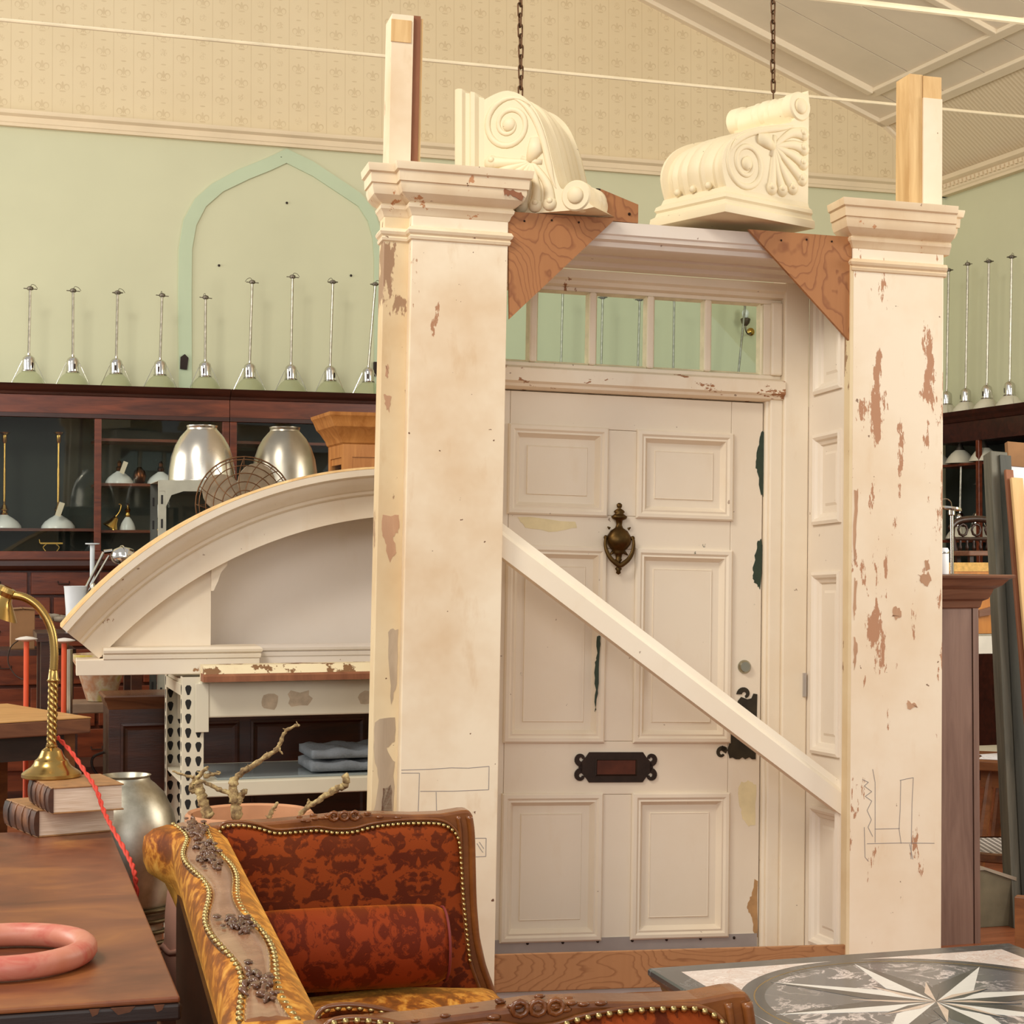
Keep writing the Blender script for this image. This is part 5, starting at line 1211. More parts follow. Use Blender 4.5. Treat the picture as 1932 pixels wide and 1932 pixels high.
# ------------------------------------------------------------------ velvet settee (seen along its length; back on the left)
def m_velvet(name, base, dark, gold, sc=1.0, thrv=.5, goldf=.25, ax='xz', cx0=.36, cell=.42):
    n = NT(name); x, y, z = n.sep(n.coord())
    a, bb = (x, z) if ax == 'xz' else (y, z)
    k = n.math('DIVIDE', n.math('SUBTRACT', a, cx0-cell/2), cell); fr = n.math('SUBTRACT', n.math('FRACT', k), .5); ab = n.math('MULTIPLY', n.math('ABSOLUTE', fr), cell)
    cmb = n.n('ShaderNodeCombineXYZ'); n.put(cmb.inputs[0], ab); n.put(cmb.inputs[1], bb); n.put(cmb.inputs[2], .37)
    f1 = n.noise(13*sc, 2.5, cmb.outputs[0], .5, .9); f2 = n.noise(34*sc, 2, cmb.outputs[0], .5, .5)
    s = n.math('ADD', n.math('MULTIPLY', f1, .72), n.math('MULTIPLY', f2, .28))
    ring = n.math('ABSOLUTE', n.math('SUBTRACT', s, .5)); m = n.math('MAXIMUM', thr(n, s, thrv, thrv+.03), n.math('MULTIPLY', thr(n, ring, .0, .02), 0.0))
    line = n.math('LESS_THAN', ring, .012)
    pat = n.math('MAXIMUM', m, n.math('MULTIPLY', line, .7))
    col = n.mix(pat, lin(base), lin(dark))
    bl = n.noise(3.2, 3); col = n.mix(n.math('MULTIPLY', thr(n, bl, .48, .75), goldf), col, lin(gold))
    n.bump(n.math('ADD', n.math('MULTIPLY', n.noise(420, 2), .5), n.math('MULTIPLY', pat, 1.0)), .25, .004)
    m_ = n.fin(col, .75, 0, .15)
    n.b.inputs['Sheen Weight'].default_value = .55; n.b.inputs['Sheen Roughness'].default_value = .35; n.b.inputs['Sheen Tint'].default_value = lin((255, 150, 50))
    return m_
M_vel = m_velvet('rust damask velvet', (138, 58, 18), (88, 32, 11), (178, 96, 34), 1.75, .50, .10)
M_velb = m_velvet('bolster velvet', (136, 52, 18), (96, 32, 11), (186, 100, 46), 1.8, .51, .2)
def m_velgold():
    n = NT('crushed velvet with painted sheen'); v = n.coord((1.3, .6, 1)); f = n.noise(6, 4, v, .55, 3.4); g = n.noise(26, 3, v, .6, 1.5)
    s = n.math('ADD', n.math('MULTIPLY', f, .7), n.math('MULTIPLY', g, .3))
    col = n.ramp(s, [(.40, lin((100, 44, 12))), (.49, lin((142, 74, 20))), (.53, lin((186, 116, 36))), (.64, lin((218, 160, 72)))])  # gold stops paint the highlights of the velvet pile into the colour
    n.bump(n.noise(300, 2), .2, .003); m_ = n.fin(col, .7, 0, .2)
    n.b.inputs['Sheen Weight'].default_value = .5; n.b.inputs['Sheen Roughness'].default_value = .35; n.b.inputs['Sheen Tint'].default_value = lin((255, 190, 90)); return m_
M_velg = m_velgold()
M_sofaw = m_wood('carved walnut', (98, 52, 22), (150, 92, 44), (3, 3, 3), .22, spec=.6)
M_deskw = m_wood('dark walnut panel', (44, 24, 14), (82, 46, 26), (3, 3, 3), .35)
M_nail = m_metal('brass nail', (196, 170, 112), .3, .2, 30)
SFM = frame((-.828, 5.067, 0), 13.4)
sofa = thing('velvet_settee', 'antique settee in rust damask velvet with carved walnut frame and brass nails', 'settee', SFM)
ARX = .735
nail0 = MB().ball((0, 0, 0), .0068, 8, 4).build('nail', M_nail, sofa, smooth='all'); me_nail = nail0.data; bpy.data.objects.remove(nail0)
def nails(parent, pts, step=.0145):
    pts = [Vector(p) for p in pts]; acc = 0; last = pts[0]; part('nail', me_nail, parent, Matrix.Translation(last))
    for a, c in zip(pts[:-1], pts[1:]):
        L = (c-a).length; t = step-acc
        while t <= L: part('nail', me_nail, parent, Matrix.Translation(a.lerp(c, t/L))); t += step
        acc = (acc+L) % step
# arm outlines measured on the far arm (local x, z)
def far_pt(px, py): return loc(SFM, px, py, 0)
top_out = [(-.02, .845), (.06, .850), (.16, .852), (.26, .858), (.36, .866), (.46, .864), (.56, .858), (.64, .858), (.70, .866), (.725, .866)]
right_out = [(.735, .85), (.742, .80), (.745, .70), (.748, .60), (.757, .50), (.775, .42), (.80, .35), (.82, .28), (.82, .14)]
up_top = [far_pt(x, y) for x, y in ((402, 1580), (420, 1562), (450, 1558), (485, 1563), (520, 1573), (560, 1571), (600, 1568), (630, 1572), (665, 1571), (700, 1562), (745, 1556), (790, 1554), (832, 1556), (856, 1570), (866, 1592))]
up_right = [far_pt(x, y) for x, y in ((870, 1640), (874, 1700), (880, 1760), (886, 1815))]
def arm(name_lbl, y0, y1, faces, rise=0.0):
    """frame slab with outline, padded panels and nails on the given faces"""
    q = MB(); poly = [(-.02, .14)]+[(-.02, .60)]+top_out+right_out
    q.prism(poly, y0, y1); a = lab(q.build('arm_frame', M_sofaw, sofa, bevel=.008), name_lbl)
    for yy, s in faces:
        outl = [(p[0], p[1]) for p in up_top]+[(p[0], p[1]) for p in up_right]
        outl = [(max(.005, u), w-.002+rise*min(1, max(0, (w-.7)/.1))) for u, w in outl]
        oc_ = catmull([(u, 0, w) for u, w in outl], 4); loopp = [(p.x, p.z) for p in oc_]+[(.78, .28), (.01, .28)]
        # puffed panel: rings shrinking towards the middle
        cxm, czm = .40, .56; b = MB(); vs = []; n = len(loopp); lv = [(0, .0), (.03, .010), (.09, .018), (.25, .026), (.6, .030), (.95, .031)]
        for f_, h_ in lv:
            for u, w in loopp: vs.append((u+(cxm-u)*f_, yy+s*h_, w+(czm-w)*f_))
        fs = []
        for k in range(len(lv)-1):
            for i in range(n): j = (i+1) % n; fs.append((k*n+i, k*n+j, (k+1)*n+j, (k+1)*n+i))
        fs.append(tuple((len(lv)-1)*n+i for i in range(n))); b.add(vs, fs); b.build('velvet_panel', M_vel, a, smooth=50)
        nails(a, [(u, yy+s*.006, w+.003) for u, w in loopp[:-2]], .0148 if s < 0 and y0 > -1 else .0185)
        bead = [(p.x, yy+s*.004, p.z+(.015 if not rise else .008)) for p in oc_]
        MB().tube(bead, .0045, 6).build('frame_bead', M_sofaw, a, smooth='all')
        # moulded edge on the front post
        MB().tube(catmull([(x-.012, yy+s*.004, z) for x, z in right_out], 4), .010, 8).build('post_moulding', M_sofaw, a, smooth='all')
        MB().tube(catmull([(x-.045, yy+s*.002, z) for x, z in right_out], 4), .007, 8).build('post_moulding', M_sofaw, a, smooth='all')
    # carved flowers on the crest
    b = MB()
    for k in range(26):
        xx = random.gauss(.36, .075); b.ball((xx, y0 if random.random() < .65 else (y0+y1)/2, .862-abs(xx-.36)*.06+random.uniform(-.008, .010)), random.uniform(.005, .009), 7, 5, (1.5, .8, .6))
    for k in (-.03, .0, .03): b.tube([(.36+k+.013*math.cos(j*.785), y0-.004, .862+.012*math.sin(j*.785)) for j in range(8)], .005, 6, closed=True)
    b.build('carved_flowers', M_sofaw, a, smooth='all')['kind'] = 'stuff'
    return a
arm('far arm with bolster against it', .0, .075, [(0, -1)])
NA = -2.24
arm('near arm, only its top shows', NA, NA+.075, [(NA, -1), (NA+.075, 1)], .014)
# long back: velvet roll outside, carved walnut crest, padded inside
b = MB(); NB = 60; sec_n = None; crest = []; vs = []
def back_sec(t):
    y = .04-t*2.24; fl = max(0, 1-t/.10); fl = fl*fl*(3-2*fl); fn = max(0, (t-.86)/.14); w = .012*math.sin(t*math.pi*6)
    o = -.075*fl-.03*fn
    return y, o, w
for i in range(NB+1):
    t = i/NB; y, o, w = back_sec(t)
    sec = [(-.10, .16), (-.10, .60), (-.104+o*.5, .69), (-.113+o, .72), (-.124+o, .75), (-.127+o, .785), (-.122+o, .818), (-.112+o*.8, .838), (-.098+o*.5, .848), (-.03, .848), (.0, .838), (.03, .81), (.045, .76), (.05, .68), (.055, .56), (.06, .40), (.06, .16)]
    sec_n = len(sec); vs += [(x, y, z) for x, z in sec]
fs = [tuple(range(sec_n)), tuple(NB*sec_n+k for k in range(sec_n))]
for i in range(NB):
    for k in range(sec_n): l = (k+1) % sec_n; fs.append((i*sec_n+k, i*sec_n+l, (i+1)*sec_n+l, (i+1)*sec_n+k))
b.add(vs, fs); bk = lab(b.build('back', M_velg, sofa, smooth=60), 'long golden velvet back with scrolled top')
b = MB(); vs = []; NBc = 120; eL, eR = [], []
for i in range(NBc+1):
    t = i/NBc; y = .03-t*2.2; s = math.sin(t*math.pi*5.2+.4); wl = -.098+.016*s-.02*max(0, 1-t/.12); wr2 = -.026+.012*math.sin(t*math.pi*5.2+2.2)-.02*max(0, 1-t/.12)
    m = (wl+wr2)/2; vs += [(wl, y, .846), (wl+.006, y, .853), (m-.012, y, .856), (m, y, .854), (m+.012, y, .856), (wr2-.006, y, .851), (wr2, y, .842), (m, y, .82)]
    eL.append((wl-.006, y, .849)); eR.append((wr2+.006, y, .844))
n = 8; fs = [tuple(range(n)), tuple(NBc*n+k for k in range(n))]
for i in range(NBc):
    for k in range(n): l = (k+1) % n; fs.append((i*n+k, i*n+l, (i+1)*n+l, (i+1)*n+k))
b.add(vs, fs); cr_o = lab(b.build('crest_rail', m_wood('polished crest', (128, 84, 56), (176, 132, 100), (4, 4, 4), .14, spec=.8), sofa, smooth=50), 'polished wavy crest rail with carved flowers')
nails(bk, [(x, y, z+.001) for x, y, z in eL], .036); nails(bk, [(x, y, z+.001) for x, y, z in eR], .036)
MB().tube([(x, y, z-.005) for x, y, z in eL[::2]], .0045, 6).build('gimp_braid', m_plain('gimp braid', (104, 72, 36), .8, var=.2, sc=60), bk, smooth='all'); MB().tube([(x, y, z-.004) for x, y, z in eR[::2]], .0045, 6).build('gimp_braid', m_plain('gimp braid pale', (120, 84, 48), .8, var=.2, sc=60), bk, smooth='all')
b = MB()
for yc, n_, sp in ((-.10, 26, .07), (-.55, 30, .10), (-1.42, 14, .05), (-1.95, 16, .06)):
    for k in range(n_):
        cx1 = random.gauss(-.06, .010); cy1 = random.gauss(yc, sp); an = random.uniform(0, 6.28); ln = random.uniform(.02, .05)
        b.tube(catmull([(cx1, cy1, .857), (cx1+.4*ln*math.cos(an)*.5, cy1+.5*ln*math.sin(an), .862), (max(-.092, min(-.03, cx1+ln*math.cos(an+.6)*.5)), cy1+ln*math.sin(an+.6), .856)], 3), [.006, .0065, .006, .0055, .005, .004, .002], 6)
        b.ball((random.gauss(-.06, .014), random.gauss(yc, sp), .858+random.uniform(-.003, .006)), random.uniform(.005, .010), 7, 5, (1, 1.9, .4))
b.build('carved_flowers', m_wood('dark carved walnut', (64, 38, 24), (120, 78, 52), (4, 4, 4), .18, spec=.7), cr_o, smooth='all')['kind'] = 'stuff'
MB().box(-.112, -.101, -2.2, -.05, .14, .68).build('outer_back_panel', M_deskw, sofa)
MB().box(-.098, .05, -2.2, .03, .02, .17).build('back_rail', M_sofaw, sofa)
# seat and bolster
b = MB(); nx, ny = 18, 30; x0, x1, y0, y1 = .05, .79, -2.16, -.01
vs = []
for i in range(nx):
    for j in range(ny):
        u = i/(nx-1); v = j/(ny-1); e = max(abs(2*u-1)**8, abs(2*v-1)**10); vs.append((x0+(x1-x0)*u, y0+(y1-y0)*v, .405-.05*e+.008*math.sin(8*u)*math.sin(11*v)))
vs2 = [(x, y, .24) for x, y, z in vs]; n0 = nx*ny; fs = []
for i in range(nx-1):
    for j in range(ny-1): a = i*ny+j; fs += [(a, a+ny, a+ny+1, a+1), (n0+a, n0+a+1, n0+a+ny+1, n0+a+ny)]
for i in range(nx-1): fs += [(i*ny, n0+i*ny, n0+(i+1)*ny, (i+1)*ny), (i*ny+ny-1, (i+1)*ny+ny-1, n0+(i+1)*ny+ny-1, n0+i*ny+ny-1)]
for j in range(ny-1): fs += [(j, j+1, n0+j+1, n0+j), ((nx-1)*ny+j, n0+(nx-1)*ny+j, n0+(nx-1)*ny+j+1, (nx-1)*ny+j+1)]
b.add(vs+vs2, fs); b.build('seat', M_velg, sofa, smooth=50)
MB().box(.055, .80, -2.16, -.01, .14, .239).build('seat_rail', M_sofaw, sofa, bevel=.01)
for x in (.0, .77):
    for y in (.03, -2.2): MB().lathe([(.016, 0), (.022, .02), (.016, .05), (.03, .10), (.035, .14)], 14, (x, y, 0)).build('leg', M_sofaw, sofa, smooth=True)
bo = MB(); pr = [(.02, 0), (.07, .002), (.098, .010), (.108, .03), (.112, .10), (.113, .28), (.112, .46), (.108, .53), (.098, .552), (.07, .562), (.02, .566)]
bo.lathe(pr, 28)
bolster = thing('velvet_bolster', 'round rust velvet bolster cushion lying against the far arm', 'bolster', SFM @ T(.062, -.155, .520))
bo.build('cushion', M_velb, bolster, M=Matrix.Rotation(R(90), 4, 'Y'), smooth='all')
MB().tube([(.555, .101*math.cos(k*math.pi/12), .101*math.sin(k*math.pi/12)) for k in range(24)], .004, 6, closed=True).build('piping', m_plain('plum piping', (120, 40, 36), .7), bolster, smooth='all')
MB().tube([(.012, .101*math.cos(k*math.pi/12), .101*math.sin(k*math.pi/12)) for k in range(24)], .004, 6, closed=True).build('piping', m_plain('plum piping', (120, 40, 36), .7), bolster, smooth='all')

# ------------------------------------------------------------------ marble table with compass star
TZm = .72; TS = .88
TM = frame((.838, 3.582, 0), 16.6)
def m_marble(name, base, vein, sc=5, w=.06, rough=.12, vein2=None):
    n = NT(name); f = n.noise(sc, 6, None, .65, 1.5); v1 = n.math('ABSOLUTE', n.math('SUBTRACT', f, .5)); k = n.ramp(v1, [(0, W4), (w, K4)])
    col = n.mix(n.math('MULTIPLY', k, thr(n, n.noise(sc*.7, 3), .42, .6)), n.mix(n.noise(sc*2, 4), lin(base), tuple(x*.82 for x in lin(base)[:3])+(1,)), lin(vein))
    if vein2: f2 = n.noise(sc*1.7, 5, n.coord((1, 1, 1), (1, 2, 3)), .6, 1); col = n.mix(n.ramp(n.math('ABSOLUTE', n.math('SUBTRACT', f2, .5)), [(0, W4), (.02, K4)]), col, lin(vein2))
    return n.fin(col, rough, 0, .4)
M_mgrey = m_marble('grey veined marble', (104, 104, 106), (224, 210, 204), 7, .035, .12)
M_mdark = m_marble('dark grey marble', (66, 68, 70), (110, 112, 112), 8, .02, .15)
M_mpink = m_marble('pink cream marble', (226, 210, 200), (240, 230, 222), 12, .05, .15, (206, 176, 160))
M_mwhite = m_marble('white marble', (236, 232, 224), (216, 212, 206), 6, .03, .15)
M_mbeige = m_marble('beige marble', (214, 190, 170), (226, 206, 190), 8, .03, .15)
M_gold = m_metal('gold line', (176, 150, 90), .3)
tbl = thing('marble_table', 'square inlaid marble table with black and white compass star', 'table', TM)
H2 = TS/2
top = MB().stack(-H2+.02, H2-.02, -H2+.02, H2-.02, [(-.012, TZm-.055), (-.004, TZm-.048), (.0, TZm-.036), (.0, TZm-.030), (.012, TZm-.026), (.02, TZm-.014), (.02, TZm-.004), (.016, TZm)], 'lfrb').build('top_slab', M_mdark, tbl, smooth=25)
MB().box(-H2+.055, H2-.055, -H2+.055, H2-.055, TZm-.001, TZm+.0004).build('field', M_mpink, tbl)
def disc(nm, r0, r1, z0, z1, mat, seg=72):
    b = MB()
    if r0 <= 0: b.prism([(r1*math.cos(2*math.pi*k/seg), r1*math.sin(2*math.pi*k/seg)) for k in range(seg)], z0, z1, 'z')
    else: b.lathe([(r0, z0), (r1, z0), (r1, z1), (r0, z1), (r0, z0)], seg, cap=False)
    return b.build(nm, mat, tbl)
disc('ring', .336, .385, TZm, TZm+.0008, M_mdark); disc('gold_ring', .355, .358, TZm, TZm+.0011, M_gold); disc('roundel', 0, .336, TZm, TZm+.0007, M_mgrey)
z1 = TZm+.0012
def tri(nm, pts, mat, z=z1): MB().prism(pts, TZm+.0005, z, 'z').build(nm, mat, tbl)
def pol(r, a): return (r*math.cos(R(a)), r*math.sin(R(a)))
for k in range(8):
    a = k*45
    tri('star_point', [pol(.0, a), pol(.345, a), pol(.135, a+18)], M_mwhite if k % 2 == 0 else M_mdark)
    tri('star_point', [pol(.0, a), pol(.135, a-18), pol(.345, a)], M_mdark if k % 2 == 0 else M_mwhite)
for k in range(8):
    a = 22.5+k*45
    tri('inner_point', [pol(.0, a), pol(.165, a), pol(.07, a+12)], M_mbeige, z1+.0006); tri('inner_point', [pol(.0, a), pol(.07, a-12), pol(.165, a)], M_mdark, z1+.0006)
M_tleg = m_plain('pale table base', (216, 208, 194), .5, var=.06)
for x in (-1, 1):
    for y in (-1, 1): MB().box(x*(H2-.05), x*(H2-.13), y*(H2-.05), y*(H2-.13), 0, TZm-.055).build('leg', M_tleg, tbl, bevel=.004)
for s in (-1, 1):
    MB().box(-H2+.131, H2-.131, s*(H2-.06), s*(H2-.085), TZm-.17, TZm-.056).build('apron', M_tleg, tbl); MB().box(s*(H2-.06), s*(H2-.085), -H2+.131, H2-.131, TZm-.17, TZm-.056).build('apron', M_tleg, tbl)

# ------------------------------------------------------------------ desk at the left with books, lamp and ring
DZ = .76; c0 = PZ(340, 1880, DZ)
KDM = frame((c0.x, c0.y, 0), 16)
n = NT('worn desk leather with painted sheen'); f = n.noise(2.6, 5, n.coord((1, 1.4, 1)), .6, .6); g = n.noise(40, 2, n.coord((.3, 3, 1)))
cl = n.ramp(f, [(.3, lin((92, 50, 32))), (.5, lin((128, 74, 46))), (.62, lin((152, 94, 52))), (.74, lin((176, 118, 62)))]); cl = n.mix(n.math('MULTIPLY', g, .25), cl, lin((86, 46, 30)))  # lighter golden stops put sheen patches into the leather colour
M_desk = n.fin(cl, .38, 0, .4)
M_deskd = m_wood('black desk edge', (30, 22, 20), (58, 40, 32), (1.2, 9, 9), .45)
desk = thing('writing_desk', 'brown topped wooden desk with dark chipped edge in the left foreground', 'desk', KDM)
DL, DW = 2.22, 1.3
MB().box(-DW, 0, 0, DL, DZ-.012, DZ).build('desk_top', M_desk, desk, bevel=.004)
MB().box(-DW, .002, -.004, DL+.002, DZ-.045, DZ-.0125).build('top_edge', M_deskd, desk, bevel=.006)
M_chip = m_plain('chipped edge wood', (104, 64, 40), .7, var=.3, sc=40)
for xx, ww in ((-.13, .045), (-.17, .02), (-.05, .02)): MB().prism([(xx, DZ-.012), (xx+ww, DZ-.012), (xx+ww*.8, DZ-.022), (xx+ww*.3, DZ-.026)], -.0055, -.003).build('chip', M_chip, desk)
MB().box(-DW+.04, -.04, .04, DL-.04, .12, DZ-.046).build('pedestal', M_deskd, desk)
for k in range(3): MB().box(-DW+.06+k*.41, -DW+.44+k*.41, .03, .039, .50, DZ-.07).build('drawer', M_deskd, desk, bevel=.003)
for x in (-DW+.06, -.12):
    for y in (.06, DL-.12): MB().box(x, x+.06, y, y+.06, 0, .12).build('foot', M_deskd, desk)
# ring
rp = PZ(6, 1795, DZ+.026)
MB_r = MB().tube([(.165*math.cos(k*2*math.pi/40), .165*math.sin(k*2*math.pi/40), 0) for k in range(40)], .0255, 14, closed=True)
n = NT('pink ring'); cl = n.ramp(n.noise(7, 5, None, .6, .5), [(.3, lin((196, 120, 88))), (.5, lin((206, 134, 112))), (.6, lin((196, 100, 84))), (.72, lin((198, 160, 120)))]); M_ring = n.fin(cl, .42)
tag(MB_r.build('terracotta_ring', M_ring, M=T(rp.x, rp.y, DZ+.0265), smooth='all'), 'thick glazed pink terracotta ring lying on the desk', 'ring')
# books
n = NT('book spine leather'); cl = n.ramp(n.noise(9, 5), [(.35, lin((36, 22, 16))), (.52, lin((84, 50, 30))), (.7, lin((140, 92, 56)))]); M_spine = n.fin(cl, .5)
M_cover = m_plain('mottled cover', (160, 116, 72), .6, var=.25, sc=30); 
n = NT('page block'); x, y, z = n.sep(n.coord()); s = n.noise(60, 3, n.coord((.15, .15, 8))); M_pages = n.fin(n.ramp(s, [(.3, lin((196, 168, 140))), (.7, lin((232, 214, 194)))]), .8)
def book(px, py, z, yaw, L, W_, th, lb):
    p = PZ(px, py, z); t = thing('antique_book', lb, 'book', T(p.x, p.y, z+.0005, R(yaw)), 'stacked antique books')
    # x: page fore-edge length direction, y: away along the spine
    MB().box(0.006, L-.006, .003, W_-.006, .005, th-.005).build('page_block', M_pages, t)
    MB().box(0, L, 0, W_, 0, .0045).build('cover_board', M_cover, t, bevel=.0015); MB().box(0, L, 0, W_, th-.0045, th).build('cover_board', M_cover, t, bevel=.0015)
    q = MB(); q.prism([(.006, .0), (-.004, .006), (-.009, th*.3), (-.010, th*.5), (-.009, th*.7), (-.004, th-.006), (.006, th)], 0, W_); q.build('spine', M_spine, t, smooth=True)
    for k in range(4):
        yy = W_*(.15+.22*k); q = MB(); q.prism([(.0, .0), (-.006, .006), (-.0125, th*.3), (-.0135, th*.5), (-.0125, th*.7), (-.006, th-.006), (.0, th)], yy, yy+.006); q.build('raised_band', M_spine, t, smooth=True)
    for x_ in (.001, L-.030): MB().prism([(x_, 0), (x_+.03, 0), (x_+.03, .0)], 0, 0) if False else None
    return th
t1 = book(70, 1581, DZ, 33, .245, .30, .082, 'thick leather-bound book at the bottom of the stack')
t2 = book(97, 1537, DZ+.083, 27, .215, .28, .078, 'leather-bound book on top of the stack, under the brass lamp')
# brass gooseneck lamp on the books
LZ0 = DZ+.083+.079; lc = PZ(97, 1466, LZ0)
gl = thing('gooseneck_lamp', 'brass gooseneck desk lamp with twisted stem on the books', 'lamp', T(lc.x, lc.y, LZ0))
ppm = lc.y/FPX
def gp_(px, py): return Vector(((px-97)*ppm, 0, (1470-py)*ppm))
M_brassd = m_metal('antique brass', (186, 152, 88), .24, .25, 10)
MB().lathe([(.088, 0), (.09, .003), (.09, .012), (.086, .016), (.078, .022), (.062, .032), (.054, .042), (.050, .052), (.042, .058), (.036, .068), (.030, .082), (.020, .090), (.014, .094), (.016, .10), (.010, .106)], 36).build('base', M_brassd, gl, smooth=25)
zA, zB = gp_(97, 1408).z, gp_(97, 1290).z
b = MB(); seg, nst = 20, 60; vs = []
for i in range(nst+1):
    t = i/nst; tw = t*2*math.pi*2.6
    for k in range(seg): a = 2*math.pi*k/seg; r = .0145*(1+.13*math.cos(4*(a+tw))); vs.append((r*math.cos(a)+.004*t, r*math.sin(a), zA+(zB-zA)*t))
fs = []
for i in range(nst):
    for k in range(seg): l = (k+1) % seg; fs.append((i*seg+k, i*seg+l, (i+1)*seg+l, (i+1)*seg+k))
b.add(vs, fs); b.build('twisted_stem', M_brassd, gl, smooth='all')
MB().lathe([(.012, zA-.012), (.019, zA-.006), (.012, zA+.0), (.014, zA+.004)], 20).build('collar', M_brassd, gl, smooth='all'); MB().lathe([(.015, zB-.004), (.020, zB+.002), (.016, zB+.008), (.0135, zB+.03), (.012, zB+.04)], 20, (.004, 0, 0)).build('collar', M_brassd, gl, smooth='all')
nk = catmull([gp_(100, 1270), gp_(101, 1235), gp_(97, 1200), gp_(86, 1172), gp_(68, 1148), gp_(45, 1133), gp_(20, 1128)], 14)
MB().tube(nk, [.0125+(.0012 if i % 2 else 0) for i in range(len(nk))], 14).build('gooseneck', M_brassd, gl, smooth='all')
hp = gp_(6, 1130)
MB().lathe([(.014, .03), (.026, .028), (.03, .015), (.026, .0), (.03, -.012), (.045, -.03), (.07, -.06)], 24, cap=False).build('lamp_head', M_brassd, gl, M=Matrix.Translation(hp) @ Matrix.Rotation(R(25), 4, 'Y'), smooth=30)
# red twisted flex
M_red = m_plain('red braided flex', (206, 60, 40), .7)
pts = [PZ(112, 1392, .98)+Vector((0, .06, .02)), PZ(135, 1420, .99)+Vector((0, .03, 0)), P(160, 1455, 5.42), P(182, 1490, 5.30), P(196, 1530, 5.26), P(212, 1562, 5.15), P(236, 1605, 4.95), P(252, 1640, 4.85), P(258, 1690, 4.85), P(262, 1800, 4.85)]
pts[0] = P(108, 1390, 5.6); pts[1] = P(134, 1418, 5.58)
cv = catmull(pts, 16); rd = thing('red_flex', 'twisted red fabric lamp flex falling over the desk edge', 'cord', Matrix.Identity(4))
for ph in (0, math.pi):
    q = []
    for i, p in enumerate(cv): q.append(p+Vector((math.cos(i*.55+ph), 0, math.sin(i*.55+ph)))*.0035)
    MB().tube(q, .0042, 6).build('strand', M_red, rd, smooth='all')

# ------------------------------------------------------------------ between desk, settee and shelving
UD = 6.0
uc = P(238, 1462, UD)
n = NT('mottled pewter'); f = n.noise(5, 6, None, .65); M_pewter = n.fin(n.ramp(f, [(.35, lin((150, 144, 126))), (.65, lin((208, 202, 186)))]), n.math('ADD', n.math('MULTIPLY', f, .3), .25), 1)
sv = thing('pewter_urn', 'large mottled silver dome vessel with ringed foot behind the desk', 'vessel', T(uc.x, UD, 0)); ut = uc.z
ur = 168*UD/FPX/2
MB().lathe([(.12, 0), (.12, ut-.50), (.135, ut-.46), (.15, ut-.44), (.165, ut-.36), (.174, ut-.27), (.170, ut-.19), (.155, ut-.12), (.125, ut-.06), (.095, ut-.03), (.08, ut-.018), (.076, ut-.008), (.082, ut), (.076, ut), (.07, ut-.012), (.05, ut-.04)], 44).build('body', M_pewter, sv, smooth=30)
for k in range(4): MB().tube([(.158*math.cos(a*math.pi/18), .158*math.sin(a*math.pi/18), ut-.43-k*.035) for a in range(36)], .008, 8, closed=True).build('ring_band', m_plain('dark bronze band', (92, 78, 52), .4, .7, .3, 12), sv, smooth='all')
TUD = 5.32; tc = P(374, 1700, TUD)
M_terra = m_plain('terracotta', (198, 142, 102), .75, var=.12, sc=7, bump=.2); M_terrap = m_plain('pale terracotta', (206, 152, 130), .7, var=.1, sc=6)
zz = lambda y: P(380, y, TUD).z
tu_ = thing('terracotta_urn', 'pale pink ridged terracotta urn between desk and settee', 'urn', T(tc.x, TUD, 0))
MB().lathe([(.09, 0), (.10, .02), (.112, zz(1850)), (.108, zz(1800)), (.102, zz(1782)), (.098, zz(1770)), (.096, zz(1720)), (.090, zz(1680)), (.084, zz(1664)), (.076, zz(1650)), (.066, zz(1630)), (.07, zz(1618)), (.06, zz(1618)), (.05, zz(1660))], 40).build('body', M_terrap, tu_, smooth=40)
for y_, r_ in ((1666, .085), (1784, .102)): MB().tube([(r_*math.cos(a*math.pi/18), r_*math.sin(a*math.pi/18), zz(y_)+.006*math.sin(a*1.3)) for a in range(36)], .009, 8, closed=True).build('ridge', M_terrap, tu_, smooth='all')
# terracotta pot with dry twigs
PDp = 5.75; pc = P(471, 1531, PDp); pr_ = 121*PDp/FPX; H = pc.z
pot = thing('terracotta_pot', 'large round terracotta pot with rolled rim behind the settee', 'pot', T(pc.x, PDp, 0))
MB().lathe([(pr_*.62, 0), (pr_*.64, .02), (pr_*.86, H-.16), (pr_*.93, H-.09), (pr_*.97, H-.06), (pr_, H-.035), (pr_*.99, H-.008), (pr_*.955, H), (pr_*.90, H-.006), (pr_*.88, H-.04), (pr_*.84, H-.09), (pr_*.80, H-.11)], 44).build('body', M_terra, pot, smooth=45)
MB().lathe([(.001, H-.075), (pr_*.85, H-.085)], 36, cap=False).build('soil', m_plain('dry soil', (120, 92, 66), .95, var=.3, sc=40, bump=.5), pot)
M_bark = m_plain('lichen bark', (148, 122, 84), .9, var=.4, sc=60, bump=.9); n = NT('twig bark'); M_bark = n.fin(n.ramp(n.noise(48, 5), [(.32, lin((92, 70, 48))), (.5, lin((158, 132, 90))), (.68, lin((206, 184, 128)))]), .9); n.bump(n.noise(70, 3), .8, .006)
tw_grp = 'dry twigs in the terracotta pot'
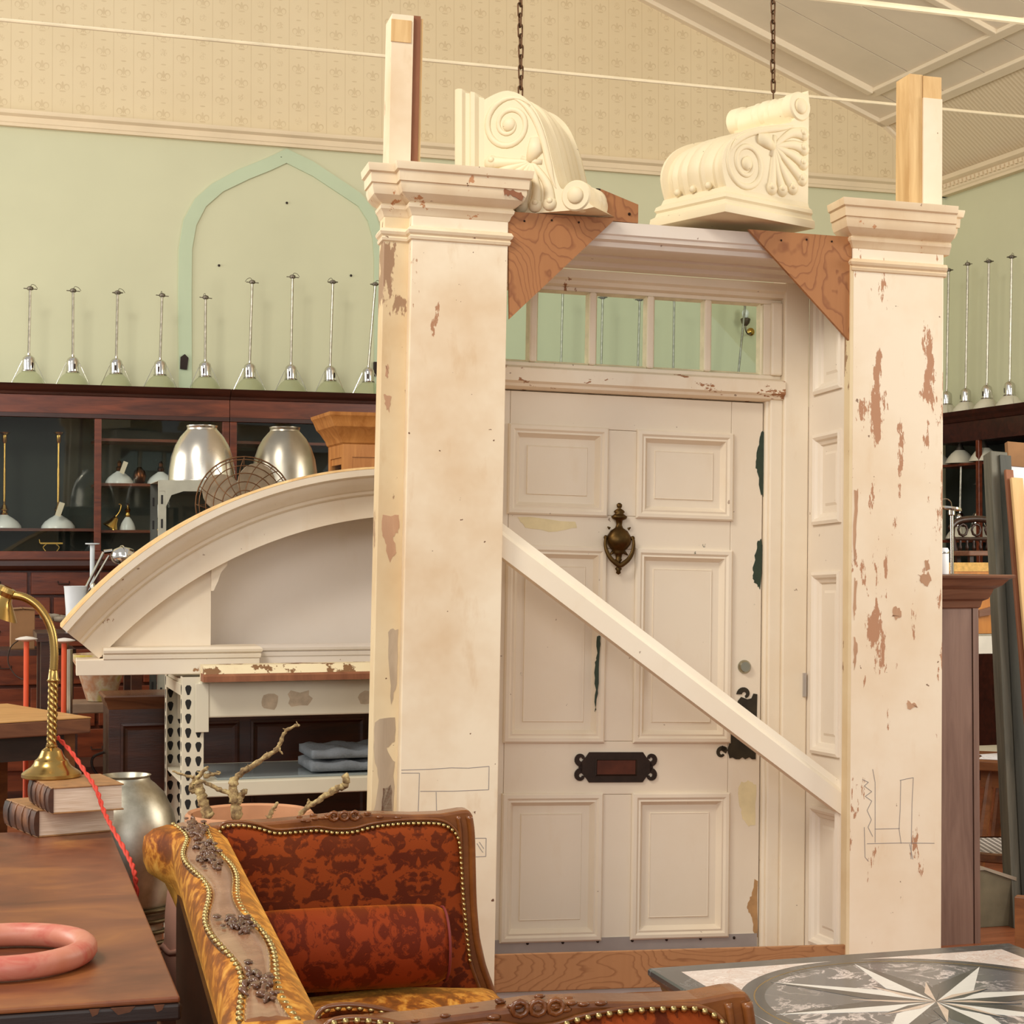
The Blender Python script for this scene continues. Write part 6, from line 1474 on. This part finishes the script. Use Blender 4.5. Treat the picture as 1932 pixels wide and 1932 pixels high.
def twig(lb, branches):
    base = branches[0][0][0]; p0 = P(base[0], base[1], PDp); t = thing('dry_twig', lb, 'twig', Matrix.Translation((p0.x, PDp, p0.z)), tw_grp)
    for pts, r0, r1 in branches:
        q = catmull([P(x, y, PDp+dy)-Vector((p0.x, PDp, p0.z)) for x, y, dy in [(a if len(a) == 3 else (a[0], a[1], 0)) for a in pts]], 6); m = len(q)
        q = [p+Vector((random.uniform(-1, 1), random.uniform(-1, 1), random.uniform(-1, 1)))*.0025 for p in q]
        b = MB().tube(q, [max(.002, (r0+(r1-r0)*i/(m-1))*random.uniform(.8, 1.25)) for i in range(m)], 8)
        for k in range(m//4):
            i = random.randrange(m); d = Vector((random.uniform(-1, 1), random.uniform(-1, 1), random.uniform(-.2, 1))).normalized(); b.tube([q[i], q[i]+d*random.uniform(.008, .02)], [.004, .001], 5)
        b.build('stem', M_bark, t, smooth='all')
twig('tall forked dry twig leaning right from the pot', [([(447, 1545), (443, 1515), (440, 1485), (441, 1470)], .017, .014), ([(441, 1472), (460, 1455), (490, 1435), (520, 1415), (530, 1400), (540, 1378), (565, 1367)], .011, .004), ([(526, 1412), (534, 1422)], .005, .002), ([(443, 1500), (420, 1492), (390, 1478), (360, 1465), (325, 1455)], .009, .003), ([(448, 1515), (456, 1500), (463, 1492)], .012, .009)])
twig('stubby lichen covered twig at the left of the pot', [([(392, 1540), (384, 1515), (377, 1490), (372, 1475)], .019, .013), ([(378, 1492), (362, 1490), (368, 1470), (385, 1455), (391, 1446)], .010, .004), ([(385, 1465), (400, 1462), (416, 1458)], .008, .003)])
twig('long low twig reaching right over the pot rim', [([(560, 1545), (585, 1520), (615, 1500), (640, 1487), (652, 1480), (650, 1462)], .008, .012), ([(582, 1524), (582, 1508)], .006, .003)])
twig('short broken twig stub in the middle of the pot', [([(508, 1545), (512, 1530), (525, 1515)], .008, .005)])
# small work table at the left
wz = .92; wc = PZ(172, 1353, wz)
WTM = frame((wc.x, wc.y, 0), 38)
M_pine = m_wood('worn pine top', (176, 126, 70), (216, 168, 104), (1.2, 9, 9), .5)
wtb = thing('work_table', 'thick pale wooden work table behind the brass lamp at left', 'table', WTM)
MB().box(-1.3, 0, 0, .9, wz-.004, wz).build('worn_surface', M_pine, wtb); MB().box(-1.3, 0, 0, .9, wz-.068, wz-.0045).build('table_top', m_wood('dark table edge', (86, 52, 40), (140, 92, 62), (1.2, 9, 9), .5), wtb, bevel=.006)
for x in (-1.25, -.12):
    for y in (.06, .78): MB().box(x, x+.075, y, y+.075, 0, wz-.069).build('leg', M_bench, wtb)
MB().box(-1.2, -.1, .05, .07, wz-.17, wz-.07).build('apron', M_deskd, wtb)
